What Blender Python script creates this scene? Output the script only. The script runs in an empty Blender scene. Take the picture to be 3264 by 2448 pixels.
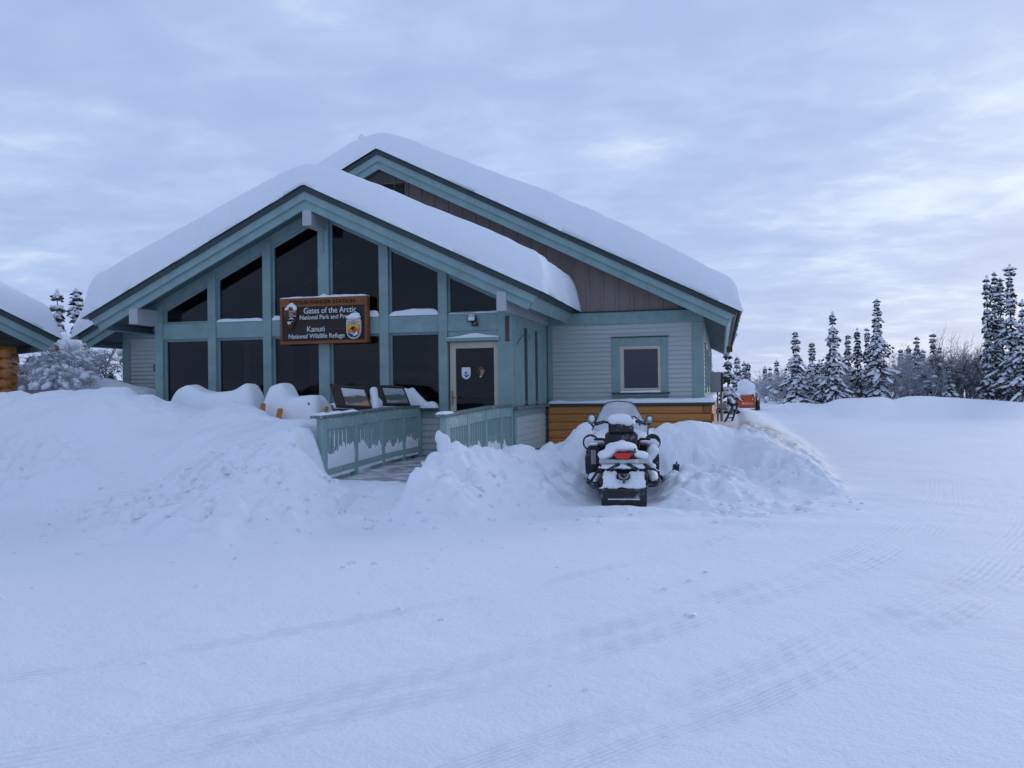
import bpy, bmesh, math, random
import numpy as np
from mathutils import Vector, Matrix

random.seed(7)
scene = bpy.context.scene
COL = scene.collection
PI = math.pi

# ------------------------------------------------------------------ camera
YAW, PITCH, ROLL = math.radians(13.7), math.radians(0.35), 0.013
fh = Vector((-math.sin(YAW), math.cos(YAW), 0)); rh = Vector((math.cos(YAW), math.sin(YAW), 0)); zu = Vector((0, 0, 1))
fwd = fh * math.cos(PITCH) + zu * math.sin(PITCH)
u0 = zu * math.cos(PITCH) - fh * math.sin(PITCH)
rgt = rh * math.cos(ROLL) - u0 * math.sin(ROLL)
upv = u0 * math.cos(ROLL) + rh * math.sin(ROLL)
cam = bpy.data.cameras.new('camera'); camo = bpy.data.objects.new('camera', cam); COL.objects.link(camo)
M = Matrix((( rgt.x, upv.x, -fwd.x, 0.0), (rgt.y, upv.y, -fwd.y, 0.0), (rgt.z, upv.z, -fwd.z, 1.6), (0, 0, 0, 1)))
camo.matrix_world = M
cam.sensor_width = 36.0; cam.lens = 36.0 * 2736.0 / 3264.0
cam.clip_start = 0.05; cam.clip_end = 3000
scene.camera = camo

# ------------------------------------------------------------------ world, sun, exposure
SUN_AZ = math.radians(-28)      # world bearing of the hidden sun, measured from +Y towards -X
SUN_EL = math.radians(14)
world = bpy.data.worlds.new('World'); scene.world = world; world.use_nodes = True
nt = world.node_tree; nt.nodes.clear()
def N(t, typ, **kw):
    n = t.nodes.new(typ)
    for k, v in kw.items():
        if k.startswith('i_'):
            key = k[2:]
            n.inputs[int(key) if key.isdigit() else key.replace('_', ' ')].default_value = v
        else: setattr(n, k, v)
    return n
def lk(t, a, b): t.links.new(a, b)
out = N(nt, 'ShaderNodeOutputWorld'); bg = N(nt, 'ShaderNodeBackground'); bg.inputs['Strength'].default_value = 0.1
sky = N(nt, 'ShaderNodeTexSky', sky_type='NISHITA', sun_disc=False)
sky.sun_elevation = SUN_EL; sky.sun_rotation = -SUN_AZ
tc = N(nt, 'ShaderNodeTexCoord'); sep = N(nt, 'ShaderNodeSeparateXYZ'); lk(nt, tc.outputs['Generated'], sep.inputs[0])
za = N(nt, 'ShaderNodeMath', operation='ABSOLUTE'); lk(nt, sep.outputs['Z'], za.inputs[0])
zz = N(nt, 'ShaderNodeMath', operation='ADD', i_1=0.13); lk(nt, za.outputs[0], zz.inputs[0])
dx = N(nt, 'ShaderNodeMath', operation='DIVIDE'); dy = N(nt, 'ShaderNodeMath', operation='DIVIDE')
lk(nt, sep.outputs['X'], dx.inputs[0]); lk(nt, zz.outputs[0], dx.inputs[1]); lk(nt, sep.outputs['Y'], dy.inputs[0]); lk(nt, zz.outputs[0], dy.inputs[1])
cmb = N(nt, 'ShaderNodeCombineXYZ'); lk(nt, dx.outputs[0], cmb.inputs[0]); lk(nt, dy.outputs[0], cmb.inputs[1])
mp = N(nt, 'ShaderNodeMapping'); mp.inputs['Rotation'].default_value = (0, 0, math.radians(-14)); mp.inputs['Scale'].default_value = (0.82, 1.0, 1.0)
lk(nt, cmb.outputs[0], mp.inputs[0])
n1 = N(nt, 'ShaderNodeTexNoise'); n1.inputs['Scale'].default_value = 1.15; n1.inputs['Detail'].default_value = 6; n1.inputs['Roughness'].default_value = 0.5; n1.inputs['Distortion'].default_value = 0.35
n2 = N(nt, 'ShaderNodeTexNoise'); n2.inputs['Scale'].default_value = 6.0; n2.inputs['Detail'].default_value = 5; n2.inputs['Roughness'].default_value = 0.55; n2.inputs['Distortion'].default_value = 0.3
lk(nt, mp.outputs[0], n1.inputs['Vector']); lk(nt, mp.outputs[0], n2.inputs['Vector'])
mx = N(nt, 'ShaderNodeMix', data_type='FLOAT'); mx.inputs[0].default_value = 0.30
lk(nt, n1.outputs['Fac'], mx.inputs[2]); lk(nt, n2.outputs['Fac'], mx.inputs[3])
# the cloud deck is thinner and paler where the hidden sun stands
sd = N(nt, 'ShaderNodeVectorMath', operation='DOT_PRODUCT'); lk(nt, tc.outputs['Generated'], sd.inputs[0])
sd.inputs[1].default_value = (-math.sin(SUN_AZ) * math.cos(SUN_EL), math.cos(SUN_AZ) * math.cos(SUN_EL), math.sin(SUN_EL))
gl = N(nt, 'ShaderNodeMapRange', interpolation_type='SMOOTHERSTEP'); gl.inputs['From Min'].default_value = 0.45; gl.inputs['From Max'].default_value = 1.0
gl.inputs['To Min'].default_value = 0.0; gl.inputs['To Max'].default_value = 0.065; lk(nt, sd.outputs['Value'], gl.inputs['Value'])
ad = N(nt, 'ShaderNodeMath', operation='ADD'); lk(nt, mx.outputs[0], ad.inputs[0]); lk(nt, gl.outputs[0], ad.inputs[1])
cr = N(nt, 'ShaderNodeValToRGB'); lk(nt, ad.outputs[0], cr.inputs[0])
CLOUD_K = 10.0
els = cr.color_ramp.elements
els[0].position = 0.34; els[0].color = (0.345, 0.455, 0.752, 1)
els[1].position = 0.72; els[1].color = (0.68, 0.80, 0.965, 1)
e = els.new(0.50); e.color = (0.402, 0.52, 0.805, 1)
e = els.new(0.59); e.color = (0.462, 0.588, 0.858, 1)
sc = N(nt, 'ShaderNodeVectorMath', operation='SCALE'); sc.inputs['Scale'].default_value = CLOUD_K; lk(nt, cr.outputs['Color'], sc.inputs[0])
mc = N(nt, 'ShaderNodeMix', data_type='RGBA'); mc.inputs[0].default_value = 0.93
lk(nt, sky.outputs[0], mc.inputs[6]); lk(nt, sc.outputs[0], mc.inputs[7])
lk(nt, mc.outputs[2], bg.inputs['Color']); lk(nt, bg.outputs[0], out.inputs[0])

sun = bpy.data.lights.new('sun', 'SUN'); sun.energy = 0.95; sun.angle = math.radians(24); sun.color = (1.0, 0.95, 0.92)
suno = bpy.data.objects.new('sun', sun); COL.objects.link(suno)
sdir = Vector((-math.sin(SUN_AZ) * math.cos(SUN_EL), math.cos(SUN_AZ) * math.cos(SUN_EL), math.sin(SUN_EL)))
suno.rotation_euler = sdir.to_track_quat('Z', 'Y').to_euler(); suno.location = (20, 20, 30)

scene.view_settings.view_transform = 'Standard'; scene.view_settings.look = 'None'
scene.view_settings.exposure = 0.10; scene.view_settings.gamma = 1.0; scene.view_settings.use_curve_mapping = False
scene.render.engine = 'CYCLES'

# ------------------------------------------------------------------ helpers
def hash2(ix, iy, seed):
    n = (ix.astype(np.int64) * 374761393 + iy.astype(np.int64) * 668265263 + seed * 974634617) & 0x7fffffff
    n = ((n ^ (n >> 13)) * 1274126177) & 0x7fffffff
    return ((n ^ (n >> 16)) & 0xffff) / 65535.0
def vnoise(x, y, seed=0):
    ix = np.floor(x); iy = np.floor(y); fx = x - ix; fy = y - iy
    fx = fx * fx * fx * (fx * (fx * 6 - 15) + 10); fy = fy * fy * fy * (fy * (fy * 6 - 15) + 10)
    a = hash2(ix, iy, seed); b = hash2(ix + 1, iy, seed); c = hash2(ix, iy + 1, seed); d = hash2(ix + 1, iy + 1, seed)
    return (a + (b - a) * fx) * (1 - fy) + (c + (d - c) * fx) * fy
def fbm(x, y, oct=4, seed=0, rough=0.5):
    s = 0; a = 1.0; t = 0
    for o in range(oct):
        ca, sa = math.cos(0.6 * o + seed), math.sin(0.6 * o + seed)
        s = s + a * (vnoise((x * ca - y * sa) * 2 ** o + 17.3 * o, (x * sa + y * ca) * 2 ** o + 5.1 * o, seed + o) - 0.5); t += a; a *= rough
    return s / t * 2
def clods(x, y, s, seed):
    """blocky heaps: a random height for each cell of a jittered grid, rounded off towards the cell rim"""
    gx, gy = np.floor(x / s), np.floor(y / s); d1 = np.full_like(x, 9e9); d2 = np.full_like(x, 9e9); hv = np.zeros_like(x)
    for i in (-1, 0, 1):
        for j in (-1, 0, 1):
            cx_, cy_ = gx + i, gy + j; px = (cx_ + .1 + .8 * hash2(cx_, cy_, seed)) * s; py = (cy_ + .1 + .8 * hash2(cx_, cy_, seed + 9)) * s
            d = np.hypot(x - px, y - py); h = hash2(cx_, cy_, seed + 17); n = d < d1
            d2 = np.where(n, d1, np.minimum(d2, d)); hv = np.where(n, h, hv); d1 = np.where(n, d, d1)
    rim = np.clip((d2 - d1) / s * 2.2, 0, 1); return hv * np.sqrt(np.clip(1 - (1 - rim) ** 2, 0, 1))
def sstep(a, b, x):
    t = np.clip((x - a) / (b - a), 0, 1); return t * t * (3 - 2 * t)

ORG = {}
def root(name, loc, label, cat, group=None, rz=None, kind=None):
    o = bpy.data.objects.new(name, None); COL.objects.link(o); o.location = loc; o.empty_display_size = 0.2
    if rz is not None:
        o.rotation_euler = (0, 0, rz); ORG[o.name] = Vector((0, 0, 0))
    else: ORG[o.name] = Vector(loc)
    tag(o, label, cat, group, kind); return o
def tag(o, label=None, cat=None, group=None, kind=None):
    if label: o['label'] = label
    if cat: o['category'] = cat
    if group: o['group'] = group
    if kind: o['kind'] = kind
    return o
def link(name, me, c, mat, parent=None):
    o = bpy.data.objects.new(name, me); COL.objects.link(o)
    c = Vector(c)
    if parent is not None:
        o.parent = parent; o.location = c - ORG[parent.name]
    else: o.location = c
    ORG[o.name] = c
    if mat and len(me.materials) == 0: me.materials.append(mat)
    return o
def mesh_obj(name, verts, faces, mat, parent=None, smooth=False, recalc=True, center=None):
    v = np.array(verts, dtype=float)
    c = Vector((v.min(0) + v.max(0)) / 2) if center is None else Vector(center)
    me = bpy.data.meshes.new(name)
    me.from_pydata([tuple(p) for p in (v - np.array(c))], [], faces)
    if recalc:
        bm = bmesh.new(); bm.from_mesh(me); bmesh.ops.recalc_face_normals(bm, faces=bm.faces); bm.to_mesh(me); bm.free()
    if smooth: me.polygons.foreach_set('use_smooth', [True] * len(me.polygons))
    me.update()
    return link(name, me, c, mat, parent)
_bc = {}
def box(name, x0, x1, y0, y1, z0, z1, mat, parent=None, bev=0.006):
    dx, dy, dz = abs(x1 - x0), abs(y1 - y0), abs(z1 - z0)
    key = (round(dx, 4), round(dy, 4), round(dz, 4), bev, mat.name)
    me = _bc.get(key)
    if me is None:
        bm = bmesh.new(); bmesh.ops.create_cube(bm, size=1.0); bmesh.ops.scale(bm, vec=(dx, dy, dz), verts=bm.verts)
        b = min(bev, 0.3 * min(dx, dy, dz))
        if b > 0.0005: bmesh.ops.bevel(bm, geom=bm.edges[:], offset=b, segments=1, affect='EDGES')
        me = bpy.data.meshes.new(name); bm.to_mesh(me); bm.free(); _bc[key] = me
    return link(name, me, ((x0 + x1) / 2, (y0 + y1) / 2, (z0 + z1) / 2), mat, parent)
def prism(name, pts, axis, c0, c1, mat, parent=None, bev=0.0, smooth=False):
    n = len(pts)
    def P(p, c): return {'Y': (p[0], c, p[1]), 'X': (c, p[0], p[1]), 'Z': (p[0], p[1], c)}[axis]
    v = [P(p, c0) for p in pts] + [P(p, c1) for p in pts]
    f = [tuple(range(n)), tuple(range(2 * n - 1, n - 1, -1))] + [(i, (i + 1) % n, (i + 1) % n + n, i + n) for i in range(n)]
    o = mesh_obj(name, v, f, mat, parent)
    if bev > 0:
        bm = bmesh.new(); bm.from_mesh(o.data); bmesh.ops.bevel(bm, geom=bm.edges[:], offset=bev, segments=2, affect='EDGES', clamp_overlap=True); bm.to_mesh(o.data); bm.free()
    if smooth: o.data.polygons.foreach_set('use_smooth', [True] * len(o.data.polygons))
    return o
def tube_vf(pts, rad, n=8, cap=True):
    pts = [Vector(p) for p in pts]; rads = rad if isinstance(rad, (list, tuple)) else [rad] * len(pts)
    v = []; f = []; ref = None
    for i, p in enumerate(pts):
        d = (pts[min(i + 1, len(pts) - 1)] - pts[max(i - 1, 0)]).normalized()
        if ref is None: ref = Vector((0, 0, 1)) if abs(d.z) < 0.9 else Vector((1, 0, 0))
        a = d.cross(ref).normalized(); b = d.cross(a).normalized(); ref = -b.cross(d).cross(d).normalized() if False else ref
        for k in range(n):
            t = 2 * PI * k / n; q = p + (a * math.cos(t) + b * math.sin(t)) * rads[i]; v.append(tuple(q))
    for i in range(len(pts) - 1):
        for k in range(n):
            f.append((i * n + k, i * n + (k + 1) % n, (i + 1) * n + (k + 1) % n, (i + 1) * n + k))
    if cap: f.append(tuple(range(n - 1, -1, -1))); f.append(tuple(range((len(pts) - 1) * n, len(pts) * n)))
    return v, f
def tube(name, pts, rad, mat, parent=None, n=8):
    v, f = tube_vf(pts, rad, n); return mesh_obj(name, v, f, mat, parent, smooth=True)
def quadbar(name, a, b, w, h, mat, parent, up=(0, 0, 1), bev=0.004):
    a = Vector(a); b = Vector(b); d = (b - a).normalized(); u = Vector(up); s = d.cross(u).normalized(); u = s.cross(d).normalized()
    v = []
    for p in (a, b):
        for i, j in ((-1, -1), (1, -1), (1, 1), (-1, 1)): v.append(tuple(p + s * (i * w / 2) + u * (j * h / 2)))
    f = [(0, 1, 2, 3), (7, 6, 5, 4), (0, 4, 5, 1), (1, 5, 6, 2), (2, 6, 7, 3), (3, 7, 4, 0)]
    o = mesh_obj(name, v, f, mat, parent)
    if bev:
        bm = bmesh.new(); bm.from_mesh(o.data); bmesh.ops.bevel(bm, geom=bm.edges[:], offset=bev, segments=1, affect='EDGES'); bm.to_mesh(o.data); bm.free()
    return o
def axis_pts(a, b, R, step):
    k = np.array([0, .012, .04, .09, .17, .28, .42, .6, .8, 1.0]) * R
    R = min(R, (b - a) * 0.49); k = k[k <= R]
    n = max(2, int((b - a - 2 * R) / step) + 1)
    return np.concatenate([a + k, np.linspace(a + R, b - R, n + 1)[1:-1], (b - k)[::-1]])
def edge(d, R): return np.sqrt(np.clip(1 - (1 - np.clip(d / R, 0, 1)) ** 2, 0, 1))
def pad(name, x0, x1, y0, y1, zb, T, R, mat, parent=None, step=0.08, amp=0.04, nscale=1.2, seed=1, Rx=None, wob=0.0):
    """a blanket of snow: rounded at its rims, uneven on top, resting on zb(x, y)"""
    Rx = Rx or R
    xs = axis_pts(x0, x1, Rx, step); ys = axis_pts(y0, y1, R, step)
    X, Y = np.meshgrid(xs, ys)
    Tt = T(X, Y) if callable(T) else T
    nse = fbm(X * nscale + seed * 3.7, Y * nscale, 4, seed) * amp
    ed = edge(np.minimum(X - x0, x1 - X), Rx) * edge(np.minimum(Y - y0, y1 - Y), R)
    base = zb(X, Y) if callable(zb) else np.full_like(X, zb)
    Z = base + np.maximum(Tt + nse, 0.004) * ed
    Xo = X + wob * fbm(X * 2.1, Y * 2.1 + Z * 2, 3, seed + 5) * 1.0; Yo = Y + wob * fbm(X * 2.3 + 9, Y * 2.3, 3, seed + 8)
    ny, nx = X.shape
    v = np.stack([Xo, Yo, Z], -1).reshape(-1, 3)
    f = []
    for j in range(ny - 1):
        for i in range(nx - 1): f.append((j * nx + i, j * nx + i + 1, (j + 1) * nx + i + 1, (j + 1) * nx + i))
    # underside
    base_i = len(v); v2 = np.stack([X, Y, base - 0.002], -1).reshape(-1, 3); v = np.concatenate([v, v2])
    rim = [i for i in range(nx)] + [j * nx + nx - 1 for j in range(1, ny)] + [(ny - 1) * nx + i for i in range(nx - 2, -1, -1)] + [j * nx for j in range(ny - 2, 0, -1)]
    for a, b in zip(rim, rim[1:] + rim[:1]): f.append((a, a + base_i, b + base_i, b))
    o = mesh_obj(name, v, f, mat, parent, smooth=True)
    bm = bmesh.new(); bm.from_mesh(o.data); bmesh.ops.delete(bm, geom=[q for q in bm.verts if not q.link_faces], context='VERTS'); bm.to_mesh(o.data); bm.free()
    return o
def blobs(name, ells, mat, parent=None, voxel=0.03, amp=0.0, smooth_it=4, nscale=3.0, seed=0, flat=None):
    """ellipsoids (centre, radii) melted into one soft lump of snow"""
    bm = bmesh.new()
    for c, r in ells:
        m = Matrix.Translation(c) @ Matrix.Diagonal((r[0], r[1], r[2], 1))
        bmesh.ops.create_icosphere(bm, subdivisions=3, radius=1.0, matrix=m)
    me = bpy.data.meshes.new(name); bm.to_mesh(me); bm.free()
    t = bpy.data.objects.new(name, me); COL.objects.link(t)
    a = t.modifiers.new('r', 'REMESH'); a.mode = 'VOXEL'; a.voxel_size = voxel
    s = t.modifiers.new('s', 'SMOOTH'); s.factor = 0.6; s.iterations = smooth_it
    dg = bpy.context.evaluated_depsgraph_get()
    m2 = bpy.data.meshes.new_from_object(t.evaluated_get(dg))
    bpy.data.objects.remove(t); bpy.data.meshes.remove(me)
    n = len(m2.vertices); co = np.empty(n * 3); m2.vertices.foreach_get('co', co); co = co.reshape(-1, 3)
    if amp > 0:
        no = np.empty(n * 3); m2.vertices.foreach_get('normal', no); no = no.reshape(-1, 3)
        d = fbm(co[:, 0] * nscale + co[:, 2] * nscale * 0.7, co[:, 1] * nscale - co[:, 2] * nscale, 3, seed) * amp
        co = co + no * d[:, None]
    if flat is not None: co[:, 2] = np.maximum(co[:, 2], flat)
    c = (co.min(0) + co.max(0)) / 2
    m2.vertices.foreach_set('co', (co - c).ravel()); m2.polygons.foreach_set('use_smooth', [True] * len(m2.polygons)); m2.update(); m2.name = name
    m2.materials.clear()
    return link(name, m2, c, mat, parent)
def text_obj(name, s, size, depth, place, mat, parent, width=None, spacing=1.0, bold=0.0):
    cu = bpy.data.curves.new(name, 'FONT'); cu.body = s; cu.size = size; cu.align_x = 'LEFT'; cu.extrude = depth; cu.space_character = spacing; cu.offset = bold
    t = bpy.data.objects.new(name, cu); COL.objects.link(t)
    dg = bpy.context.evaluated_depsgraph_get(); me = bpy.data.meshes.new_from_object(t.evaluated_get(dg))
    bpy.data.objects.remove(t); bpy.data.curves.remove(cu)
    n = len(me.vertices); co = np.empty(n * 3); me.vertices.foreach_get('co', co); co = co.reshape(-1, 3)
    w = co[:, 0].max() - co[:, 0].min(); co[:, 0] -= co[:, 0].min()
    if width: co[:, 0] *= width / w
    v = np.stack([co[:, 0], -co[:, 2], co[:, 1]], -1)          # text stands upright facing -Y
    c = (v.min(0) + v.max(0)) / 2
    me.vertices.foreach_set('co', (v - c).ravel()); me.update(); me.materials.clear()
    return link(name, me, Vector(place) + Vector(c), mat, parent)

# ------------------------------------------------------------------ materials
def mat_new(name):
    m = bpy.data.materials.new(name); m.use_nodes = True; t = m.node_tree; b = t.nodes['Principled BSDF']; return m, t, b
def coord(t, scale=(1, 1, 1), kind='Object'):
    tcn = N(t, 'ShaderNodeTexCoord'); m = N(t, 'ShaderNodeMapping'); m.inputs['Scale'].default_value = scale; lk(t, tcn.outputs[kind], m.inputs[0]); return m.outputs[0]
def noise(t, vec, scale, detail=4, rough=0.5, dist=0.0):
    n = N(t, 'ShaderNodeTexNoise'); n.inputs['Scale'].default_value = scale; n.inputs['Detail'].default_value = detail; n.inputs['Roughness'].default_value = rough; n.inputs['Distortion'].default_value = dist
    if vec is not None: lk(t, vec, n.inputs['Vector'])
    return n.outputs['Fac']
def ramp(t, fac, stops):
    r = N(t, 'ShaderNodeValToRGB'); lk(t, fac, r.inputs[0]); el = r.color_ramp.elements
    el[0].position, el[0].color = stops[0][0], (*stops[0][1], 1); el[1].position, el[1].color = stops[-1][0], (*stops[-1][1], 1)
    for p, c in stops[1:-1]:
        q = el.new(p); q.color = (*c, 1)
    return r.outputs['Color']
def mixc(t, fac, a, b, mode='MIX'):
    m = N(t, 'ShaderNodeMix', data_type='RGBA', blend_type=mode)
    for i, s in ((0, fac), (6, a), (7, b)):
        if hasattr(s, 'is_linked'): lk(t, s, m.inputs[i])
        else: m.inputs[i].default_value = s if i == 0 else (*s, 1)
    return m.outputs[2]
def bump(t, b, h, strength=0.3, dist=0.02, prev=None):
    n = N(t, 'ShaderNodeBump'); n.inputs['Strength'].default_value = strength; n.inputs['Distance'].default_value = dist; lk(t, h, n.inputs['Height'])
    if prev is not None: lk(t, prev, n.inputs['Normal'])
    lk(t, n.outputs[0], b.inputs['Normal']); return n.outputs[0]
def rnd(t): return N(t, 'ShaderNodeObjectInfo').outputs['Random']
def mathn(t, op, a, b=None, c=None):
    m = N(t, 'ShaderNodeMath', operation=op)
    for i, s in enumerate((a, b, c)):
        if s is None: continue
        if hasattr(s, 'is_linked'): lk(t, s, m.inputs[i])
        else: m.inputs[i].default_value = s
    return m.outputs[0]
SNOWC = (0.86, 0.885, 0.925)
def snow_mat(name, fine=0.5, col=SNOWC):
    m, t, b = mat_new(name); v = coord(t)
    c = mixc(t, noise(t, v, 2.5, 5, 0.6), tuple(x * 0.95 for x in col), tuple(min(1, x * 1.03) for x in col))
    lk(t, c, b.inputs['Base Color']); b.inputs['Roughness'].default_value = 0.75; b.inputs['Specular IOR Level'].default_value = 0.25
    h = mathn(t, 'ADD', noise(t, v, 14, 5, 0.65), mathn(t, 'MULTIPLY', noise(t, v, 70, 3, 0.6), 0.35))
    bump(t, b, h, fine, 0.03); return m
SNOW = snow_mat('snow_soft', 0.42)
SNOWR = snow_mat('snow_crusted', 0.8)
def paint_mat(name, col, var=0.16, rough=0.6, vscale=(1, 1, 1), frost=0.0):
    m, t, b = mat_new(name); v = coord(t, vscale)
    n = noise(t, v, 3.0, 6, 0.65); c = ramp(t, n, [(0.25, tuple(x * (1 - var) for x in col)), (0.75, tuple(min(1, x * (1 + var)) for x in col))])
    r = mathn(t, 'MULTIPLY', rnd(t), 0.14); c = mixc(t, r, c, tuple(x * 0.72 for x in col))
    if frost > 0:
        fr = ramp(t, noise(t, coord(t, (1, 1, 1)), 9, 6, 0.7), [(0.56, (0, 0, 0)), (0.72, (frost,) * 3)]); c = mixc(t, fr, c, SNOWC)
    lk(t, c, b.inputs['Base Color']); b.inputs['Roughness'].default_value = rough; b.inputs['Specular IOR Level'].default_value = 0.3
    bump(t, b, noise(t, v, 38, 4, 0.6), 0.12, 0.008); return m
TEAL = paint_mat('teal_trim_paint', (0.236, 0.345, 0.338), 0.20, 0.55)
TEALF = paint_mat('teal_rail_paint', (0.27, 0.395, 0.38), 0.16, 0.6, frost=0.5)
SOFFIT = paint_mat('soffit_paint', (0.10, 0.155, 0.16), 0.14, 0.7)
SIDING = paint_mat('grey_siding_paint', (0.47, 0.51, 0.49), 0.10, 0.65, (0.4, 1, 3))
BROWN = paint_mat('brown_gable_paint', (0.26, 0.212, 0.19), 0.18, 0.75, (1, 1, 0.35))
GREEN = paint_mat('dark_green_metal', (0.035, 0.062, 0.058), 0.25, 0.45)
PALE = paint_mat('pale_beam_paint', (0.44, 0.46, 0.47), 0.12, 0.7)
CREAM = paint_mat('cream_door_paint', (0.56, 0.50, 0.40), 0.10, 0.5)
CAP = paint_mat('weathered_cap_wood', (0.13, 0.17, 0.17), 0.3, 0.8, (1, 1, 1), frost=0.7)
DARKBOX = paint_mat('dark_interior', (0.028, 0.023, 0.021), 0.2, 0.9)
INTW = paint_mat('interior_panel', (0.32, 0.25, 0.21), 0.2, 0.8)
BLACK = paint_mat('black_plastic', (0.022, 0.023, 0.025), 0.3, 0.42, frost=.45)
DARKGREY = paint_mat('dark_grey_vinyl', (0.04, 0.041, 0.045), 0.35, 0.6, frost=.4)
METAL = paint_mat('grey_metal', (0.26, 0.27, 0.28), 0.15, 0.4)
GREYBOX = paint_mat('grey_enamel', (0.30, 0.31, 0.31), 0.1, 0.5)
SIGNBROWN = paint_mat('sign_brown_board', (0.042, 0.027, 0.024), 0.3, 0.7, (0.6, 1, 6))
SIGNORANGE = paint_mat('sign_stained_frame', (0.235, 0.085, 0.03), 0.25, 0.6, (1, 1, 3))
WHITEP = paint_mat('white_lettering', (0.72, 0.76, 0.74), 0.05, 0.6)
DARKLET = paint_mat('dark_lettering', (0.05, 0.02, 0.012), 0.1, 0.7)
ARROW = paint_mat('arrowhead_brown', (0.20, 0.062, 0.022), 0.2, 0.6)
ARROWG = paint_mat('arrowhead_green', (0.030, 0.050, 0.026), 0.2, 0.6)
ARROWD = paint_mat('arrowhead_dark', (0.030, 0.016, 0.012), 0.2, 0.6)
SHIELD = paint_mat('shield_cream', (0.62, 0.55, 0.42), 0.08, 0.6)
SHORANGE = paint_mat('shield_orange', (0.72, 0.22, 0.015), 0.15, 0.6)
SHYELLOW = paint_mat('shield_yellow', (0.80, 0.48, 0.03), 0.1, 0.6)
SHRED = paint_mat('shield_red', (0.55, 0.07, 0.02), 0.1, 0.6)
SHBLUE = paint_mat('shield_blue', (0.015, 0.06, 0.30), 0.1, 0.6)
SHNAVY = paint_mat('shield_navy', (0.010, 0.016, 0.07), 0.1, 0.6)
ORANGE = paint_mat('loader_orange', (0.62, 0.085, 0.018), 0.15, 0.5)
RED = paint_mat('tail_light_red', (0.75, 0.035, 0.02), 0.08, 0.25)
BRASS = paint_mat('brass_handle', (0.42, 0.22, 0.07), 0.15, 0.4)
def wood_mat(name, c0, c1, axis=0, knots=True, rough=0.6):
    m, t, b = mat_new(name); s = [9, 9, 9]; s[axis] = 0.7
    v = coord(t, tuple(s)); g = noise(t, v, 2.0, 6, 0.6, 0.6)
    c = ramp(t, g, [(0.30, c0), (0.70, c1)])
    c = mixc(t, mathn(t, 'MULTIPLY', rnd(t), 0.45), c, tuple(x * 0.62 for x in c1))
    if knots:
        s2 = [5, 5, 5]; s2[axis] = 2.6; vo = N(t, 'ShaderNodeTexVoronoi'); vo.inputs['Scale'].default_value = 1.0; lk(t, coord(t, tuple(s2)), vo.inputs['Vector'])
        k = ramp(t, vo.outputs['Distance'], [(0.07, (1, 1, 1)), (0.14, (0, 0, 0))]); c = mixc(t, k, c, tuple(x * 0.22 for x in c0))
    lk(t, c, b.inputs['Base Color']); b.inputs['Roughness'].default_value = rough; b.inputs['Specular IOR Level'].default_value = 0.3
    bump(t, b, g, 0.45, 0.012); return m
LOGX = wood_mat('oiled_log_wood', (0.40, 0.155, 0.042), (0.62, 0.27, 0.085), 0)
LOGY = wood_mat('oiled_log_wood_side', (0.40, 0.155, 0.042), (0.58, 0.25, 0.08), 1)
LOGEND = wood_mat('log_end_grain', (0.22, 0.085, 0.03), (0.34, 0.14, 0.05), 2, False)
DECK = None
def deck_mat():
    m, t, b = mat_new('frosted_deck_boards'); v = coord(t, (1.2, 12, 12)); g = noise(t, v, 2, 6, 0.6, 0.4)
    c = ramp(t, g, [(0.3, (0.16, 0.135, 0.135)), (0.7, (0.30, 0.265, 0.27))])
    w = N(t, 'ShaderNodeNewGeometry').outputs['Position']; mpn = N(t, 'ShaderNodeMapping'); mpn.inputs['Scale'].default_value = (1.3, 2.6, 1); lk(t, w, mpn.inputs[0])
    fr = ramp(t, noise(t, mpn.outputs[0], 1.6, 6, 0.72), [(0.40, (0.10, 0.10, 0.10)), (0.66, (0.9, 0.9, 0.9))])
    c = mixc(t, fr, c, SNOWC); lk(t, c, b.inputs['Base Color']); b.inputs['Roughness'].default_value = 0.8; bump(t, b, g, 0.25, 0.01); return m
DECK = deck_mat()
def glass_mat(name, tint, gloss=1.0):
    m, t, b = mat_new(name); t.nodes.remove(b)
    tr = N(t, 'ShaderNodeBsdfTransparent'); tr.inputs[0].default_value = (*tint, 1)
    gs = N(t, 'ShaderNodeBsdfGlossy'); gs.inputs['Roughness'].default_value = 0.03; gs.inputs[0].default_value = (0.9, 0.95, 1, 1)
    fr = N(t, 'ShaderNodeFresnel'); fr.inputs[0].default_value = 1.5
    fac = mathn(t, 'MULTIPLY', fr.outputs[0], gloss)
    bp = N(t, 'ShaderNodeBump'); bp.inputs['Strength'].default_value = 0.05; bp.inputs['Distance'].default_value = 0.02; lk(t, noise(t, coord(t), 1.7, 2), bp.inputs['Height']); lk(t, bp.outputs[0], gs.inputs['Normal'])
    mx_ = N(t, 'ShaderNodeMixShader'); lk(t, fac, mx_.inputs[0]); lk(t, tr.outputs[0], mx_.inputs[1]); lk(t, gs.outputs[0], mx_.inputs[2]); lk(t, mx_.outputs[0], t.nodes['Material Output'].inputs[0]); return m
GLASS = glass_mat('dark_window_glass', (0.58, 0.58, 0.58), 0.50)
GLASSB = glass_mat('blind_window_glass', (0.55, 0.58, 0.65), 1.1)
BLIND = paint_mat('blue_grey_blind', (0.10, 0.12, 0.17), 0.12, 0.8)
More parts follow.
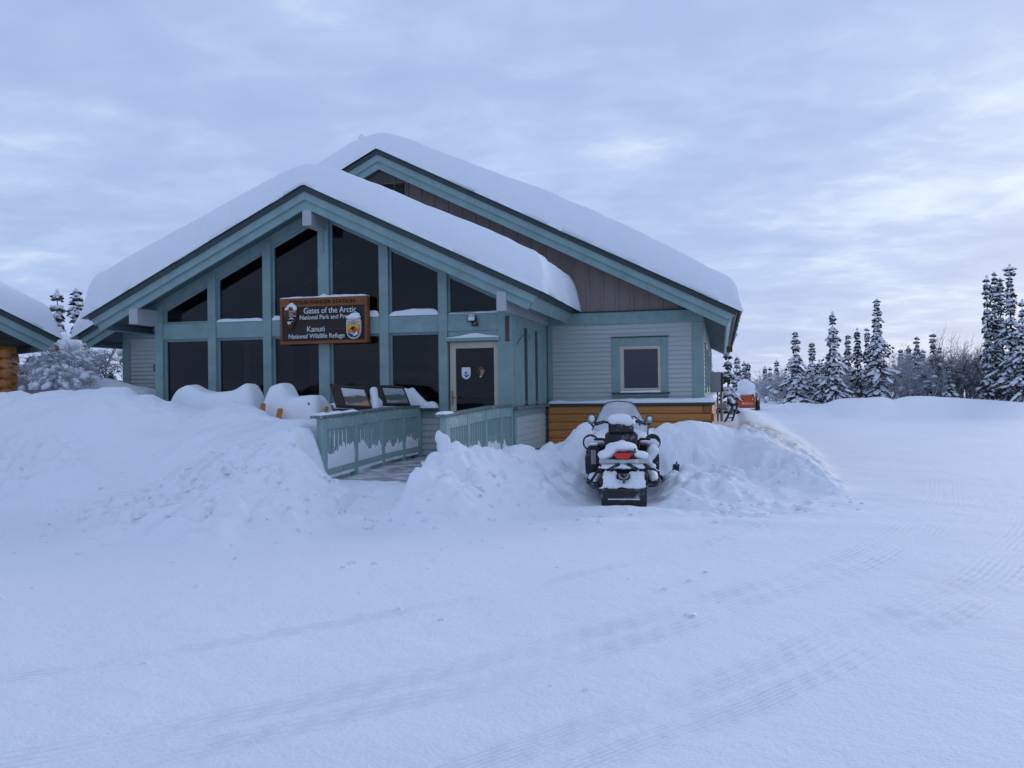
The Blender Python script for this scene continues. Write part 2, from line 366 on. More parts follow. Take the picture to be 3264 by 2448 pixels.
# ------------------------------------------------------------------ the setting: snow-covered ground with ploughed banks
def graded(a, b, step, far, g=1.13):
    c = list(np.arange(a, b + step / 2, step)); s = step; x = c[-1]; hi = []
    while x < far: s = min(s * g, 60); x += s; hi.append(x)
    s = step; x = c[0]; lo = []
    while x > -far: s = min(s * g, 60); x -= s; lo.append(x)
    return np.array(lo[::-1] + c + hi)
TRK = (-17.38, 18.1)                                   # the vehicles swing round the station on arcs about this point
TRACKS = [(19.55, .10), (20.85, .13), (21.15, .12), (21.95, .14), (22.25, .12), (23.75, .13)]
def seg_bank(X, Y, pts, wf, wb, pf=1.0):
    """a ridge of heaped snow along a crest line; wf / wb are the run-outs to its right / left side"""
    H = np.zeros_like(X); best = np.full_like(X, 1e9)
    for (x0, y0, z0), (x1, y1, z1) in zip(pts[:-1], pts[1:]):
        ex, ey = x1 - x0, y1 - y0; L2 = ex * ex + ey * ey
        t = np.clip(((X - x0) * ex + (Y - y0) * ey) / L2, 0, 1)
        d = np.hypot(X - x0 - t * ex, Y - y0 - t * ey)
        side = (X - x0) * ey - (Y - y0) * ex           # >0: right of the line
        w = wb + (wf - wb) * sstep(-.45, .45, side / math.sqrt(L2)); q = np.clip(d / w, 0, 1)
        h = (z0 + (z1 - z0) * t) * (0.5 + 0.5 * np.cos(PI * q ** pf))
        H = np.maximum(H, h)
    return H
def smax(a, b, k=0.12):
    h = np.clip(0.5 + 0.5 * (a - b) / k, 0, 1); return b + (a - b) * h + k * h * (1 - h)
B1 = [(-30, 12.4, 1.5), (-14.23, 12.4, 1.62), (-12.19, 12.4, 1.64), (-11.89, 12.4, 1.7), (-11.64, 12.4, 1.65), (-11.17, 12.4, 1.72), (-10.47, 12.4, 1.7), (-9.74, 12.4, 1.7), (-9.59, 12.4, 1.54), (-9.26, 12.4, 1.6), (-8.86, 12.4, 1.5), (-8.57, 12.4, 1.42), (-8.28, 12.4, 1.34), (-7.88, 12.39, 1.38), (-7.56, 12.24, 1.42), (-7.15, 12.05, 1.33), (-6.84, 11.91, 1.22), (-5.98, 11.38, 1.24), (-5.75, 11.1, 1.18), (-5.52, 10.72, 1.14), (-5.42, 10.4, 1.0), (-5.5, 9.95, .6)]
B2 = [(-3.58, 9.95, 0.66), (-3.62, 10.42, 0.80), (-3.46, 10.62, 0.80), (-3.42, 10.9, 0.90), (-3.25, 11.25, 0.81), (-3.15, 11.58, 0.71), (-2.98, 12.66, 0.70), (-2.9, 12.99, 0.65), (-2.82, 13.22, 0.58), (-2.68, 13.56, 0.63), (-2.62, 13.78, 0.72), (-2.31, 13.85, 0.81), (-2.14, 13.89, 0.98), (-1.12, 14.45, 1.02), (-0.59, 14.78, 1.08), (-0.26, 15.07, 1.01), (-0.03, 15.23, 0.98), (0.35, 15.12, 0.84), (0.61, 14.77, 0.75), (1.04, 14.16, 0.51), (1.35, 13.51, 0.24)]
B3 = [(0.35, 15.2, 0.84), (0.55, 18, 0.74), (0.75, 22, 0.72), (0.8, 30, 0.62), (1.0, 38, 0.66), (1.1, 41, .64)]
FAR = [(-60, 46, 1.0), (-2, 43.4, 1.1), (2.2, 43.75, 1.08), (3.63, 44.12, 1.06), (4.73, 44.39, 0.80), (5.61, 44.6, 0.84), (6.09, 44.72, 1.08), (7.46, 45.05, 1.06), (8.55, 45.32, 0.74), (8.97, 45.42, 1.04), (10.88, 45.89, 0.94), (12.38, 46.25, 0.96), (14.38, 46.74, 1.01), (20.88, 48.33, 0.9), (40, 50, 1.1), (90, 50, 1.1)]
GAP = [(-40, 14.5, 2.0), (-19, 15.6, 2.15), (-16.2, 16.2, 2.12), (-14.3, 16.8, 2.1), (-12.5, 16.6, 1.75), (-11.6, 15.5, 1.4)]
def ground_height(X, Y):
    road = 0.022 * fbm(X * 0.22, Y * 0.22, 3, 3) + 0.013 * fbm(X * 1.3, Y * 1.3, 4, 4, .6) + .004 * np.clip(fbm(X * 4.1, Y * 4.1, 3, 6), -.2, 1) * sstep(12, 7, np.hypot(X, Y))
    b1 = seg_bank(X, Y, B1, 3.6, 1.6, 0.86); b2 = seg_bank(X, Y, B2, 1.55, 1.0, 0.9); b3 = seg_bank(X, Y, B3, 2.0, 0.9, 0.9)
    gp = seg_bank(X, Y, GAP, 2.6, 3.5)
    base = 0.92 * sstep(12.3, 13.2, Y) * sstep(-5.3, -5.6, X)                                # old snow along the front wall
    base = np.maximum(base, 0.36 * sstep(8.8, 10.75, Y) * sstep(-5.9, -5.2, X) * sstep(-3.2, -3.7, X))   # trodden approach to the ramp
    base = np.maximum(base, 0.33 * sstep(10.4, 13.4, Y) * sstep(-3.9, -3.4, X) * sstep(1.6, -0.4, X))       # in front of the log footing
    base = np.maximum(base, 0.55 * sstep(16.0, 18, Y) * sstep(1.4, 0.4, X))
    far = seg_bank(X, Y, FAR, 3.2, 3.0); base = np.maximum(base, 0.55 * sstep(43.5, 46.5, Y - 0.13 * X) + .25 * sstep(47, 60, Y))
    H = smax(smax(smax(b1, b2, .1), smax(b3, gp, .1), .1), base, 0.14) - 0.02
    H = np.maximum(H, far + .05 * fbm(X * .9, Y * .9, 3, 91) * sstep(.2, .6, far))
    bankm = sstep(0.08, 0.4, H)
    near = sstep(40, 18, Y)
    lump = fbm(X * 1.1, Y * 1.1, 5, 11, 0.55)
    H = H + bankm * near * (0.11 * lump + 0.045 * np.abs(fbm(X * 3.3, Y * 3.3, 4, 21, 0.6)))
    H = H + (1 - near) * bankm * 0.10 * fbm(X * 0.5, Y * 0.5, 4, 31)
    wx, wy_ = X + .10 * fbm(X * 2.2, Y * 2.2, 2, 14), Y + .10 * fbm(X * 2.2 + 7, Y * 2.2, 2, 15)
    patch = sstep(-.12, .3, fbm(X * .55, Y * .55, 3, 16))
    plow = sstep(.06, .25, H) * sstep(1.25, .75, H) * sstep(26, 16, Y) * np.clip(patch + .75 * sstep(-6.5, -5.2, X) * sstep(-1.6, -2.6, X), 0, 1)
    H = H + plow * (.13 * clods(wx, wy_, .34, 3) + .085 * clods(wx + 3, wy_, .17, 5) - .06)
    # broken debris along the foot of the banks, trampled snow round the sledge
    foot = sstep(0.05, 0.16, H) * sstep(0.55, 0.2, H) * sstep(30, 16, Y)
    deb = np.clip(fbm(X * 2.6, Y * 2.6, 4, 41, 0.6) - 0.05, 0, 1); H = H + foot * 0.17 * deb
    tramp = np.exp(-(((X + 0.3) / 1.5) ** 2 + ((Y - 12.0) / 1.2) ** 2)); H = H + tramp * 0.16 * fbm(X * 2.9, Y * 2.9, 3, 51, 0.6)
    # the hollow where the sledge stands
    q = np.exp(-(((X + 1.33) / 0.55) ** 4 + ((Y - 12.1) / 1.35) ** 4)); H = H * (1 - q) + q * np.minimum(H, 0.05)
    lip = np.exp(-(((X + 1.25) / 0.75) ** 2 + ((Y - 10.78) / 0.22) ** 2)); H = H + 0.07 * lip
    ledge = np.exp(-(((Y - (10.05 + 0.22 * X)) / 0.35) ** 2)) * sstep(-3.2, -2.2, X) * sstep(1.5, 0, X); H = H + ledge * (0.06 + 0.06 * lump)
    # the cleared ramp and the rooms stay free of snow
    wob = 0.07 * fbm(X * 3, Y * 3, 3, 61)
    cor = np.where(Y > 10.72, sstep(-5.62, -5.36, X + wob), sstep(-5.48, -5.12, X + wob)) * np.where(Y > 10.8, sstep(-3.44, -3.60, X + wob), sstep(-3.60, -3.80, X + wob)) * np.where(X < -4.5, sstep(9.9, 10.5, Y), sstep(9.2, 9.75, Y))
    low = np.where(Y > 11.05 + .5 * fbm(X * 1.9, Y * 1.9, 3, 62), 0.20, 0.375 * sstep(8.8, 10.75, Y))
    H = H * (1 - cor) + cor * np.minimum(H, low)
    inside = ((X > -10.75) & (X < -3.6) & (Y > 14.85)) | ((X > -13.85) & (X < -0.4) & (Y > 17.75) & (Y < 37))
    H = np.where(inside, 0.05, H)
    H = np.where((Y > 11.5) & (Y < 15) & (X > -5.30) & (X < -3.66), np.minimum(H, 0.24), H)
    # tyre tracks pressed into the packed road
    r = np.hypot(X - TRK[0], Y - TRK[1]) + 0.25 * fbm(X * 0.25, Y * 0.25, 2, 71); trk = np.zeros_like(X)
    for rr, w in TRACKS: trk = np.maximum(trk, np.exp(-((r - rr) / w) ** 4))
    H = H - 0.0045 * trk * sstep(0.25, 0.05, H) * sstep(13, 8, np.hypot(X, Y)) + road * sstep(0.5, 0.0, H)
    return H
def ground_material():
    m, t, b = mat_new('packed_snow'); v = N(t, 'ShaderNodeNewGeometry').outputs['Position']
    big = noise(t, v, 0.5, 4, 0.5); c = ramp(t, big, [(0.3, tuple(x * 0.955 for x in SNOWC)), (0.7, SNOWC)])
    sp = N(t, 'ShaderNodeSeparateXYZ'); lk(t, v, sp.inputs[0])
    # dirt scattered over the snow beside the station
    def gauss(ax, cx_, w):
        d = mathn(t, 'DIVIDE', mathn(t, 'SUBTRACT', sp.outputs[ax], cx_), w); return mathn(t, 'POWER', 2.718, mathn(t, 'MULTIPLY', mathn(t, 'MULTIPLY', d, d), -1.0))
    g = mathn(t, 'MULTIPLY', gauss('X', 0.9, 0.95), gauss('Y', 19.5, 4.5))
    dn = ramp(t, noise(t, v, 1.7, 7, 0.68, 0.6), [(0.40, (0, 0, 0)), (0.62, (1, 1, 1))])
    dm = mathn(t, 'MULTIPLY', g, dn)
    c = mixc(t, mathn(t, 'MULTIPLY', dm, 0.85), c, (0.30, 0.215, 0.165))
    # needles and grit trodden into the snow
    gr = N(t, 'ShaderNodeTexVoronoi'); gr.inputs['Scale'].default_value = 1.6; lk(t, v, gr.inputs['Vector'])
    gm = ramp(t, gr.outputs['Distance'], [(0.012, (0.7, 0.7, 0.7)), (0.022, (0, 0, 0))]); c = mixc(t, gm, c, (0.16, 0.13, 0.12))
    lk(t, c, b.inputs['Base Color']); b.inputs['Roughness'].default_value = 0.72; b.inputs['Specular IOR Level'].default_value = 0.25
    # relief: crumbs, scrape marks and tread ribs along the arcs
    dxn = mathn(t, 'SUBTRACT', sp.outputs['X'], TRK[0]); dyn = mathn(t, 'SUBTRACT', sp.outputs['Y'], TRK[1])
    r = mathn(t, 'SQRT', mathn(t, 'ADD', mathn(t, 'MULTIPLY', dxn, dxn), mathn(t, 'MULTIPLY', dyn, dyn)))
    wv = noise(t, v, 0.25, 2); r2 = mathn(t, 'ADD', r, mathn(t, 'MULTIPLY', mathn(t, 'SUBTRACT', wv, 0.5), 0.5))
    ang = mathn(t, 'ARCTAN2', dyn, dxn)
    mask = None
    for rr, w in TRACKS:
        q = mathn(t, 'DIVIDE', mathn(t, 'SUBTRACT', r2, rr), w); q = mathn(t, 'MULTIPLY', q, q); q = mathn(t, 'POWER', 2.718, mathn(t, 'MULTIPLY', mathn(t, 'MULTIPLY', q, q), -1.0))
        mask = q if mask is None else mathn(t, 'MAXIMUM', mask, q)
    low = N(t, 'ShaderNodeMapRange'); low.inputs['From Min'].default_value = 0.2; low.inputs['From Max'].default_value = 0.1; lk(t, sp.outputs['Z'], low.inputs['Value'])
    fade = N(t, 'ShaderNodeMapRange'); fade.inputs['From Min'].default_value = 0.32; fade.inputs['From Max'].default_value = 0.56; lk(t, noise(t, v, 0.7, 3), fade.inputs['Value'])
    dc = mathn(t, 'SQRT', mathn(t, 'ADD', mathn(t, 'MULTIPLY', sp.outputs['X'], sp.outputs['X']), mathn(t, 'MULTIPLY', sp.outputs['Y'], sp.outputs['Y'])))
    wear = N(t, 'ShaderNodeMapRange'); wear.inputs['From Min'].default_value = 12.0; wear.inputs['From Max'].default_value = 5.0; wear.inputs['To Min'].default_value = .12; lk(t, dc, wear.inputs['Value'])   # newer snow has drifted over the tracks by the berm
    mask = mathn(t, 'MULTIPLY', mathn(t, 'MULTIPLY', mathn(t, 'MULTIPLY', mask, low.outputs[0]), fade.outputs[0]), wear.outputs[0])
    ribs = mathn(t, 'SINE', mathn(t, 'MULTIPLY', r2, 2 * PI / 0.062))
    lugs = mathn(t, 'SINE', mathn(t, 'ADD', mathn(t, 'MULTIPLY', ang, 2 * PI * 13 / 0.13), mathn(t, 'MULTIPLY', r2, 30.0)))
    tread = mathn(t, 'MULTIPLY', mask, mathn(t, 'ADD', mathn(t, 'MULTIPLY', ribs, 0.9), mathn(t, 'MULTIPLY', lugs, 0.3)))
    crumbs = mathn(t, 'ADD', noise(t, v, 9, 6, 0.68), mathn(t, 'MULTIPLY', noise(t, v, 42, 4, 0.65), 0.45))
    cv = N(t, 'ShaderNodeCombineXYZ'); lk(t, mathn(t, 'MULTIPLY', r2, 9.0), cv.inputs[0]); lk(t, mathn(t, 'MULTIPLY', ang, 3.5), cv.inputs[1])
    scr = noise(t, cv.outputs[0], 1.0, 4, 0.6)
    h = mathn(t, 'ADD', mathn(t, 'MULTIPLY', crumbs, 0.8), mathn(t, 'ADD', mathn(t, 'MULTIPLY', tread, 0.55), mathn(t, 'MULTIPLY', scr, 0.45)))
    bump(t, b, h, 0.62, 0.03); return m
GROUND = ground_material()
xs = graded(-13.0, 6.0, 0.042, 1500); ys = graded(2.8, 16.0, 0.042, 1500)
GX, GY = np.meshgrid(xs, ys); GZ = ground_height(GX, GY)
def grid_mesh(name, X, Y, Z):
    ny, nx = X.shape; me = bpy.data.meshes.new(name); nv = nx * ny
    me.vertices.add(nv); me.vertices.foreach_set('co', np.stack([X, Y, Z], -1).reshape(-1).astype(np.float32))
    i = np.arange(nx - 1); j = np.arange(ny - 1); I, J = np.meshgrid(i, j); a = (J * nx + I).reshape(-1)
    q = np.stack([a, a + 1, a + nx + 1, a + nx], -1).astype(np.int32); nf = len(q)
    me.loops.add(nf * 4); me.polygons.add(nf)
    me.loops.foreach_set('vertex_index', q.reshape(-1)); me.polygons.foreach_set('loop_start', np.arange(nf, dtype=np.int32) * 4)
    me.polygons.foreach_set('use_smooth', np.ones(nf, dtype=bool)); me.update(calc_edges=True); me.validate(); return me
gme = grid_mesh('snow_ground', GX, GY, GZ)
go = link('snow_ground', gme, (0, 0, 0), GROUND); tag(go, 'ploughed snow-covered road and banks around the station', None, None, 'structure')
def gh(x, y): return float(ground_height(np.array([[x]], dtype=float), np.array([[y]], dtype=float))[0, 0])

# loose clods of ploughed snow
rs = random.Random(5); cv_, cf_ = [], []
def clod(c, s, r):
    base = len(cv_); ph = r.random() * 6
    for lat, rad in ((-.6, .75), (0.15, 1.0), (.75, .6)):
        for k in range(6):
            a = ph + k * PI / 3 + lat; q = rad * r.uniform(.75, 1.15)
            cv_.append((c[0] + s * q * math.cos(a), c[1] + s * q * math.sin(a) * .9, c[2] + s * (lat * .7) + s * r.uniform(-.12, .12)))
    cv_.append((c[0], c[1], c[2] + s * .75 * r.uniform(.8, 1.1)))
    for l in range(2):
        for k in range(6): cf_.append((base + l * 6 + k, base + l * 6 + (k + 1) % 6, base + l * 6 + 6 + (k + 1) % 6, base + l * 6 + 6 + k))
    for k in range(6): cf_.append((base + 12 + k, base + 12 + (k + 1) % 6, base + 18))
spots = []
for k in range(330):
    u = rs.random()
    if u < .45: x = rs.uniform(-8.5, -3.6); y = 9.2 + .22 * (x + 6) + rs.gauss(0, .7)
    elif u < .75: x = rs.uniform(-3.6, 1.4); y = 10.3 + .35 * (x + 2) + rs.gauss(0, .45)
    elif u < .92: x = rs.uniform(-8, 0.5); y = rs.uniform(4.2, 8.8)
    else: x = rs.uniform(-1.0, 1.8); y = rs.uniform(11.3, 13.5)
    spots.append((x, y, min(.10, .018 + abs(rs.gauss(0, .026)))))
zz_ = ground_height(np.array([[p[0] for p in spots]]), np.array([[p[1] for p in spots]]))[0]
for (x, y, s), z in zip(spots, zz_):
    if -5.5 < x < -3.5 and y > 10.4: continue
    if -1.9 < x < -.7 and 10.7 < y < 13.9: continue
    clod((x, y, z - s * .28), s, rs)
tag(mesh_obj('snow_clods', cv_, cf_, SNOW, None, smooth=True, recalc=True), 'loose white clods of snow strewn along the foot of the banks', 'snow', None, 'stuff')

# ------------------------------------------------------------------ the ranger station
ST = root('ranger_station', (-7.2, 24.0, 0.3), 'teal and grey ranger station with snow-laden gable roofs and a glazed front', 'building')
def on_slope(xr, zr, m, side, s, t):
    """a point s along the roof slope from the ridge and t below the roof top (square to the slope)"""
    q = math.hypot(1, m); ux, uz = side / q, -m / q; nx, nz = -side * m / q, -1 / q
    return (xr + ux * s + nx * t, zr + uz * s + nz * t)
def rake(name, xr, zr, m, side, smax_, t0, t1, y0, y1, mat, parent):
    """a board following one slope, mitred at the ridge and cut square at the eave"""
    q = math.hypot(1, m)
    a0 = (xr, zr - t0 * q); a1 = (xr, zr - t1 * q)
    return prism(name, [a0, on_slope(xr, zr, m, side, smax_, t0), on_slope(xr, zr, m, side, smax_, t1), a1], 'Y', y0, y1, mat, parent)
def gable_roof(xr, zr, m, xl, xr_, yf, yb, wall_y, parent):
    q = math.hypot(1, m); L = {-1: (xr - xl) * q, 1: (xr_ - xr) * q}
    for sd_ in (-1, 1):
        p = rake('roof_panel', xr, zr, m, sd_, L[sd_], 0.0, 0.108, yf - 0.03, yb, GREEN, parent)
        rake('drip_edge', xr, zr, m, sd_, L[sd_] - .01, 0.110, 0.124, yf - 0.012, yf + .03, PALE, p)
        rake('upper_fascia', xr, zr, m, sd_, L[sd_] - .03, 0.126, 0.232, yf, yf + 0.04, TEAL, p)
        rake('lower_fascia', xr, zr, m, sd_, L[sd_] - .07, 0.222, 0.372, yf + 0.043, yf + 0.08, TEAL, p)
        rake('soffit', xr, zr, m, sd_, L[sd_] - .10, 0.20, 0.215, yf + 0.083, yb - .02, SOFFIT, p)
        # fascia along the eave
        e0 = on_slope(xr, zr, m, sd_, L[sd_] - .10, 0.112); e1 = on_slope(xr, zr, m, sd_, L[sd_] - .055, 0.112); e2 = on_slope(xr, zr, m, sd_, L[sd_] - .055, 0.34); e3 = on_slope(xr, zr, m, sd_, L[sd_] - .10, 0.34)
        prism('eave_fascia', [e0, e1, e2, e3], 'Y', yf + .085, yb - .03, TEAL, p)
FR = dict(xr=-7.235, zr=5.32, m=.482); MR = dict(xr=-7.10, zr=6.79, m=.5)
gable_roof(FR['xr'], FR['zr'], FR['m'], -11.80, -2.93, 14.1, 17.9, 14.8, ST)
gable_roof(MR['xr'], MR['zr'], MR['m'], -14.68, .333, 17.2, 37.0, 17.8, ST)
def ztop(r, x, off): return r['zr'] - r['m'] * abs(x - r['xr']) - off

# --- glazed front: posts, header, frieze, panes
YG = 14.80; SILL = 1.255; HB, HT = 2.655, 2.965
posts = [(-10.79, -10.62), (-9.62, -9.45), (-8.44, -8.27), (-7.29, -7.075), (-6.07, -5.90), (-4.93, -4.775), (-3.835, -3.576)]
def post_piece(x0, x1, z0, mat=TEAL, y0=14.71, y1=14.86, off=.34):
    return prism('post', [(x0, z0), (x1, z0), (x1, ztop(FR, x1, off)), *([(FR['xr'], ztop(FR, FR['xr'], off))] if x0 < FR['xr'] < x1 else []), (x0, ztop(FR, x0, off))], 'Y', y0, y1, mat, ST)
for i, (a, c) in enumerate(posts): post_piece(a, c, 0.42 if i in (5, 6) else SILL + .02)
box('header_beam', -10.80, -3.57, 14.735, 14.87, HB, HT, TEAL, ST)
for sd_ in (-1, 1): rake('frieze_board', FR['xr'], FR['zr'], FR['m'], sd_, 3.95 * math.hypot(1, .482), .217, .41, 14.745, 14.84, TEAL, ST)
def sash(x0, x1, z0, zt0, zt1, parent=ST, y=14.80, pane_mat=None, fw=.04):
    """a fixed window between two posts: frame bars and one pane; zt0 / zt1 are the heights of its two upper corners"""
    pn = prism('window_pane', [(x0, z0), (x1, z0), (x1, zt1), (x0, zt0)], 'Y', y + .02, y + .028, pane_mat or GLASS, parent)
    prism('window_frame', [(x0, z0), (x0 + fw, z0), (x0 + fw, zt0 + (zt1 - zt0) * fw / (x1 - x0)), (x0, zt0)], 'Y', y - .01, y + .06, TEAL, pn)
    prism('window_frame', [(x1 - fw, z0), (x1, z0), (x1, zt1), (x1 - fw, zt1 - (zt1 - zt0) * fw / (x1 - x0))], 'Y', y - .01, y + .06, TEAL, pn)
    prism('window_frame', [(x0 + fw, z0), (x1 - fw, z0), (x1 - fw, z0 + fw), (x0 + fw, z0 + fw)], 'Y', y - .008, y + .058, TEAL, pn)
    s_ = (zt1 - zt0) / (x1 - x0); a = zt0 + s_ * fw; c = zt1 - s_ * fw
    prism('window_frame', [(x0 + fw, a - fw), (x1 - fw, c - fw), (x1 - fw, c), (x0 + fw, a)], 'Y', y - .008, y + .058, TEAL, pn)
    return pn
for i in range(6):
    x0, x1 = posts[i][1], posts[i + 1][0]
    if i < 5: sash(x0, x1, SILL + .03, HB, HB)
    sash(x0, x1, HT, ztop(FR, x0, .452), ztop(FR, x1, .452))
box('window_sill', -10.80, -4.93, 14.66, 14.80, SILL - .02, SILL + .028, CAP, ST)
# siding below the sill
def clapboards(x0, x1, z0, z1, y, parent, holes=(), exp_=.094, mat=SIDING, th=.021):
    n = int(round((z1 - z0) / exp_)); e_ = (z1 - z0) / n
    for k in range(n):
        a, c = z0 + k * e_, z0 + (k + 1) * e_
        spans = [(x0, x1)]
        for hx0, hx1, hz0, hz1 in holes:
            if c > hz0 + .01 and a < hz1 - .01: spans = [s for p in spans for s in ((p[0], min(p[1], hx0)), (max(p[0], hx1), p[1])) if s[1] - s[0] > .02]
        for s0, s1 in spans:
            v = [(s0, y - th, a), (s1, y - th, a), (s1, y - .001, c + .004), (s0, y - .001, c + .004), (s0, y + .012, a), (s1, y + .012, a), (s1, y + .012, c + .004), (s0, y + .012, c + .004)]
            mesh_obj('clapboard', v, [(0, 1, 2, 3), (5, 4, 7, 6), (1, 5, 6, 2), (4, 0, 3, 7), (4, 5, 1, 0), (3, 2, 6, 7)], mat, parent)
def clapboards_side(y0, y1, z0, z1, x, parent, exp_=.094, th=.021, mat=SIDING):
    n = int(round((z1 - z0) / exp_)); e_ = (z1 - z0) / n
    for k in range(n):
        a, c = z0 + k * e_, z0 + (k + 1) * e_
        v = [(x + th, y0, a), (x + th, y1, a), (x + .003, y1, c + .004), (x + .003, y0, c + .004), (x - .012, y0, a), (x - .012, y1, a), (x - .012, y1, c + .004), (x - .012, y0, c + .004)]
        mesh_obj('clapboard', v, [(0, 1, 2, 3), (5, 4, 7, 6), (1, 5, 6, 2), (4, 0, 3, 7), (4, 5, 1, 0), (3, 2, 6, 7)], mat, parent)
W1 = box('wall', -10.78, -4.93, 14.80, 14.95, 0.3, SILL - .022, SIDING, ST)
box('skirt_board', -10.78, -4.94, 14.755, 14.798, SILL - .15, SILL - .024, TEAL, W1)
clapboards(-10.78, -4.94, .42, SILL - .155, 14.785, W1, exp_=.12)
# floor, back wall and partition of the glazed room
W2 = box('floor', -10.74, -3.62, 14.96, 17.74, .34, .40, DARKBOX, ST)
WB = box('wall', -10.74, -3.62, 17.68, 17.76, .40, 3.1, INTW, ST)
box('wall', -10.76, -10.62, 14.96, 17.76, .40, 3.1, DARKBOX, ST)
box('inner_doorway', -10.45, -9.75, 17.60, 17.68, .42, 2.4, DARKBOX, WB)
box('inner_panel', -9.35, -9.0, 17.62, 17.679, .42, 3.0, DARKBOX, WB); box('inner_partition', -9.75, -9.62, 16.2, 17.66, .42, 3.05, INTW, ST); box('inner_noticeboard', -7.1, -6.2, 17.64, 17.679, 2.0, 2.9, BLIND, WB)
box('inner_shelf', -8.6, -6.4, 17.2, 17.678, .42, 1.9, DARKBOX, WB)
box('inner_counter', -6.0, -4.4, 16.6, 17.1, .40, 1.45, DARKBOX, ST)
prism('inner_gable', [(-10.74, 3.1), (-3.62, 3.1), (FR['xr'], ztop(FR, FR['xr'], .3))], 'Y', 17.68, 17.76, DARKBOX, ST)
# --- door
DR = box('door', -4.755, -3.84, 14.79, 14.835, .43, .63, CREAM, ST)
box('door_stile', -4.755, -4.645, 14.785, 14.84, .63, 2.455, CREAM, DR); box('door_stile', -3.932, -3.84, 14.785, 14.84, .63, 2.455, CREAM, DR)
box('door_rail', -4.645, -3.932, 14.785, 14.84, 2.345, 2.455, CREAM, DR)
box('door_pane', -4.645, -3.932, 14.81, 14.818, .63, 2.345, GLASS, DR)
box('door_handle', -4.725, -4.695, 14.765, 14.785, 1.33, 1.58, BRASS, DR, .003); tube('door_lever', [(-4.71, 14.765, 1.47), (-4.71, 14.735, 1.47), (-4.60, 14.73, 1.47)], .010, BRASS, DR)
box('door_header', -4.80, -3.80, 14.67, 14.736, 2.47, 2.53, TEAL, ST); box('transom_board', -4.775, -3.836, 14.745, 14.86, 2.458, 2.654, TEAL, ST)
# --- the right-hand side of the glazed room
XS = -3.576
WS = box('wall', XS - .10, XS - .014, 14.87, 17.70, .42, SILL - .02, SIDING, ST)
clapboards_side(14.87, 17.70, .42, SILL - .155, XS - .012, WS, exp_=.105); box('skirt_board', XS - .012, XS + .012, 14.87, 17.70, SILL - .15, SILL - .024, TEAL, WS)
box('corner_board', XS - .01, XS + .03, 14.73, 14.868, .42, SILL - .024, TEAL, WS)
box('window_sill', XS - .10, XS + .10, 14.66, 17.72, SILL - .02, SILL + .03, CAP, ST)
for y0, y1 in ((14.862, 15.0), (15.10, 15.62), (15.99, 16.57), (16.92, 17.72)): box('post', XS - .07, XS + .015, y0, y1, SILL + .03, 2.93, TEAL, ST)
for y0, y1 in ((15.0, 15.10), (15.62, 15.99), (16.57, 16.92)):
    pn = box('window_pane', XS - .006, XS + .002, y0, y1, SILL + .03, 2.75, GLASS, ST, 0); box('window_frame', XS - .04, XS + .008, y1 - .05, y1, SILL + .03, 2.75, TEAL, pn)
box('header_beam', XS - .08, XS + .002, 14.862, 17.72, 2.752, 2.93, TEAL, ST)
for x0, x1 in ((-10.93, -10.74), (-3.70, -3.53)): box('roof_beam', x0, x1, 14.13, 17.75, 2.932, 3.23 if x0 < -7 else 3.27, PALE, ST)
box('roof_beam', -7.31, -7.13, 14.15, 14.712, 4.60, 4.985, PALE, ST)
for x in (-3.66, -7.20): box('strap_plate', x - .035, x + .035, 14.695, 14.709, 2.45 if x > -5 else 4.2, 2.90 if x > -5 else 4.59, paint_mat('rusty_plate', (.09, .07, .07), .3, .7) if x > -5 else TEAL, ST)
for z in (2.95, 2.2): box('strap_plate', -10.86, -10.80, 14.74, 14.80, z - .16, z - .02, BLACK, ST)
tube('cable_loop', [(-3.55, 14.98, 2.40), (-3.5, 15.05, 2.52), (-3.47, 15.25, 2.60), (-3.47, 15.6, 2.62), (-3.5, 15.85, 2.60), (-3.53, 15.9, 2.54)], .007, BLACK, ST, 6)
# --- main block
YM = 17.80
WM = box('wall', -13.92, -.36, 17.815, 17.95, .3, 3.17, SIDING, ST)
WR = box('wall', -.50, -.375, 17.95, 36.6, .3, 3.2, SIDING, ST)
box('wall', -13.92, -13.80, 17.95, 36.6, .3, 3.2, SIDING, ST); box('wall', -13.80, -.50, 36.5, 36.6, .3, 3.2, SIDING, ST)
WIN = (-2.197, -1.048, 1.41, 2.637)
clapboards(XS + .02, -.553, 1.33, 2.918, YM, WM, [WIN])
clapboards(-13.72, -10.80, .9, 2.918, YM, WM)
box('frieze_board', -13.92, -.345, 17.765, 17.812, 2.92, 3.172, TEAL, WM)
box('corner_board', -.552, -.345, 17.755, 17.811, 1.31, 2.919, TEAL, WM); box('corner_board', -.372, -.332, 17.813, 18.02, 1.31, 3.2, TEAL, WM); box('corner_board', -13.93, -13.72, 17.765, 17.81, .9, 2.919, TEAL, WM)
box('corner_board', -3.55, -3.44, 17.762, 17.812, 1.31, 2.919, TEAL, WM)
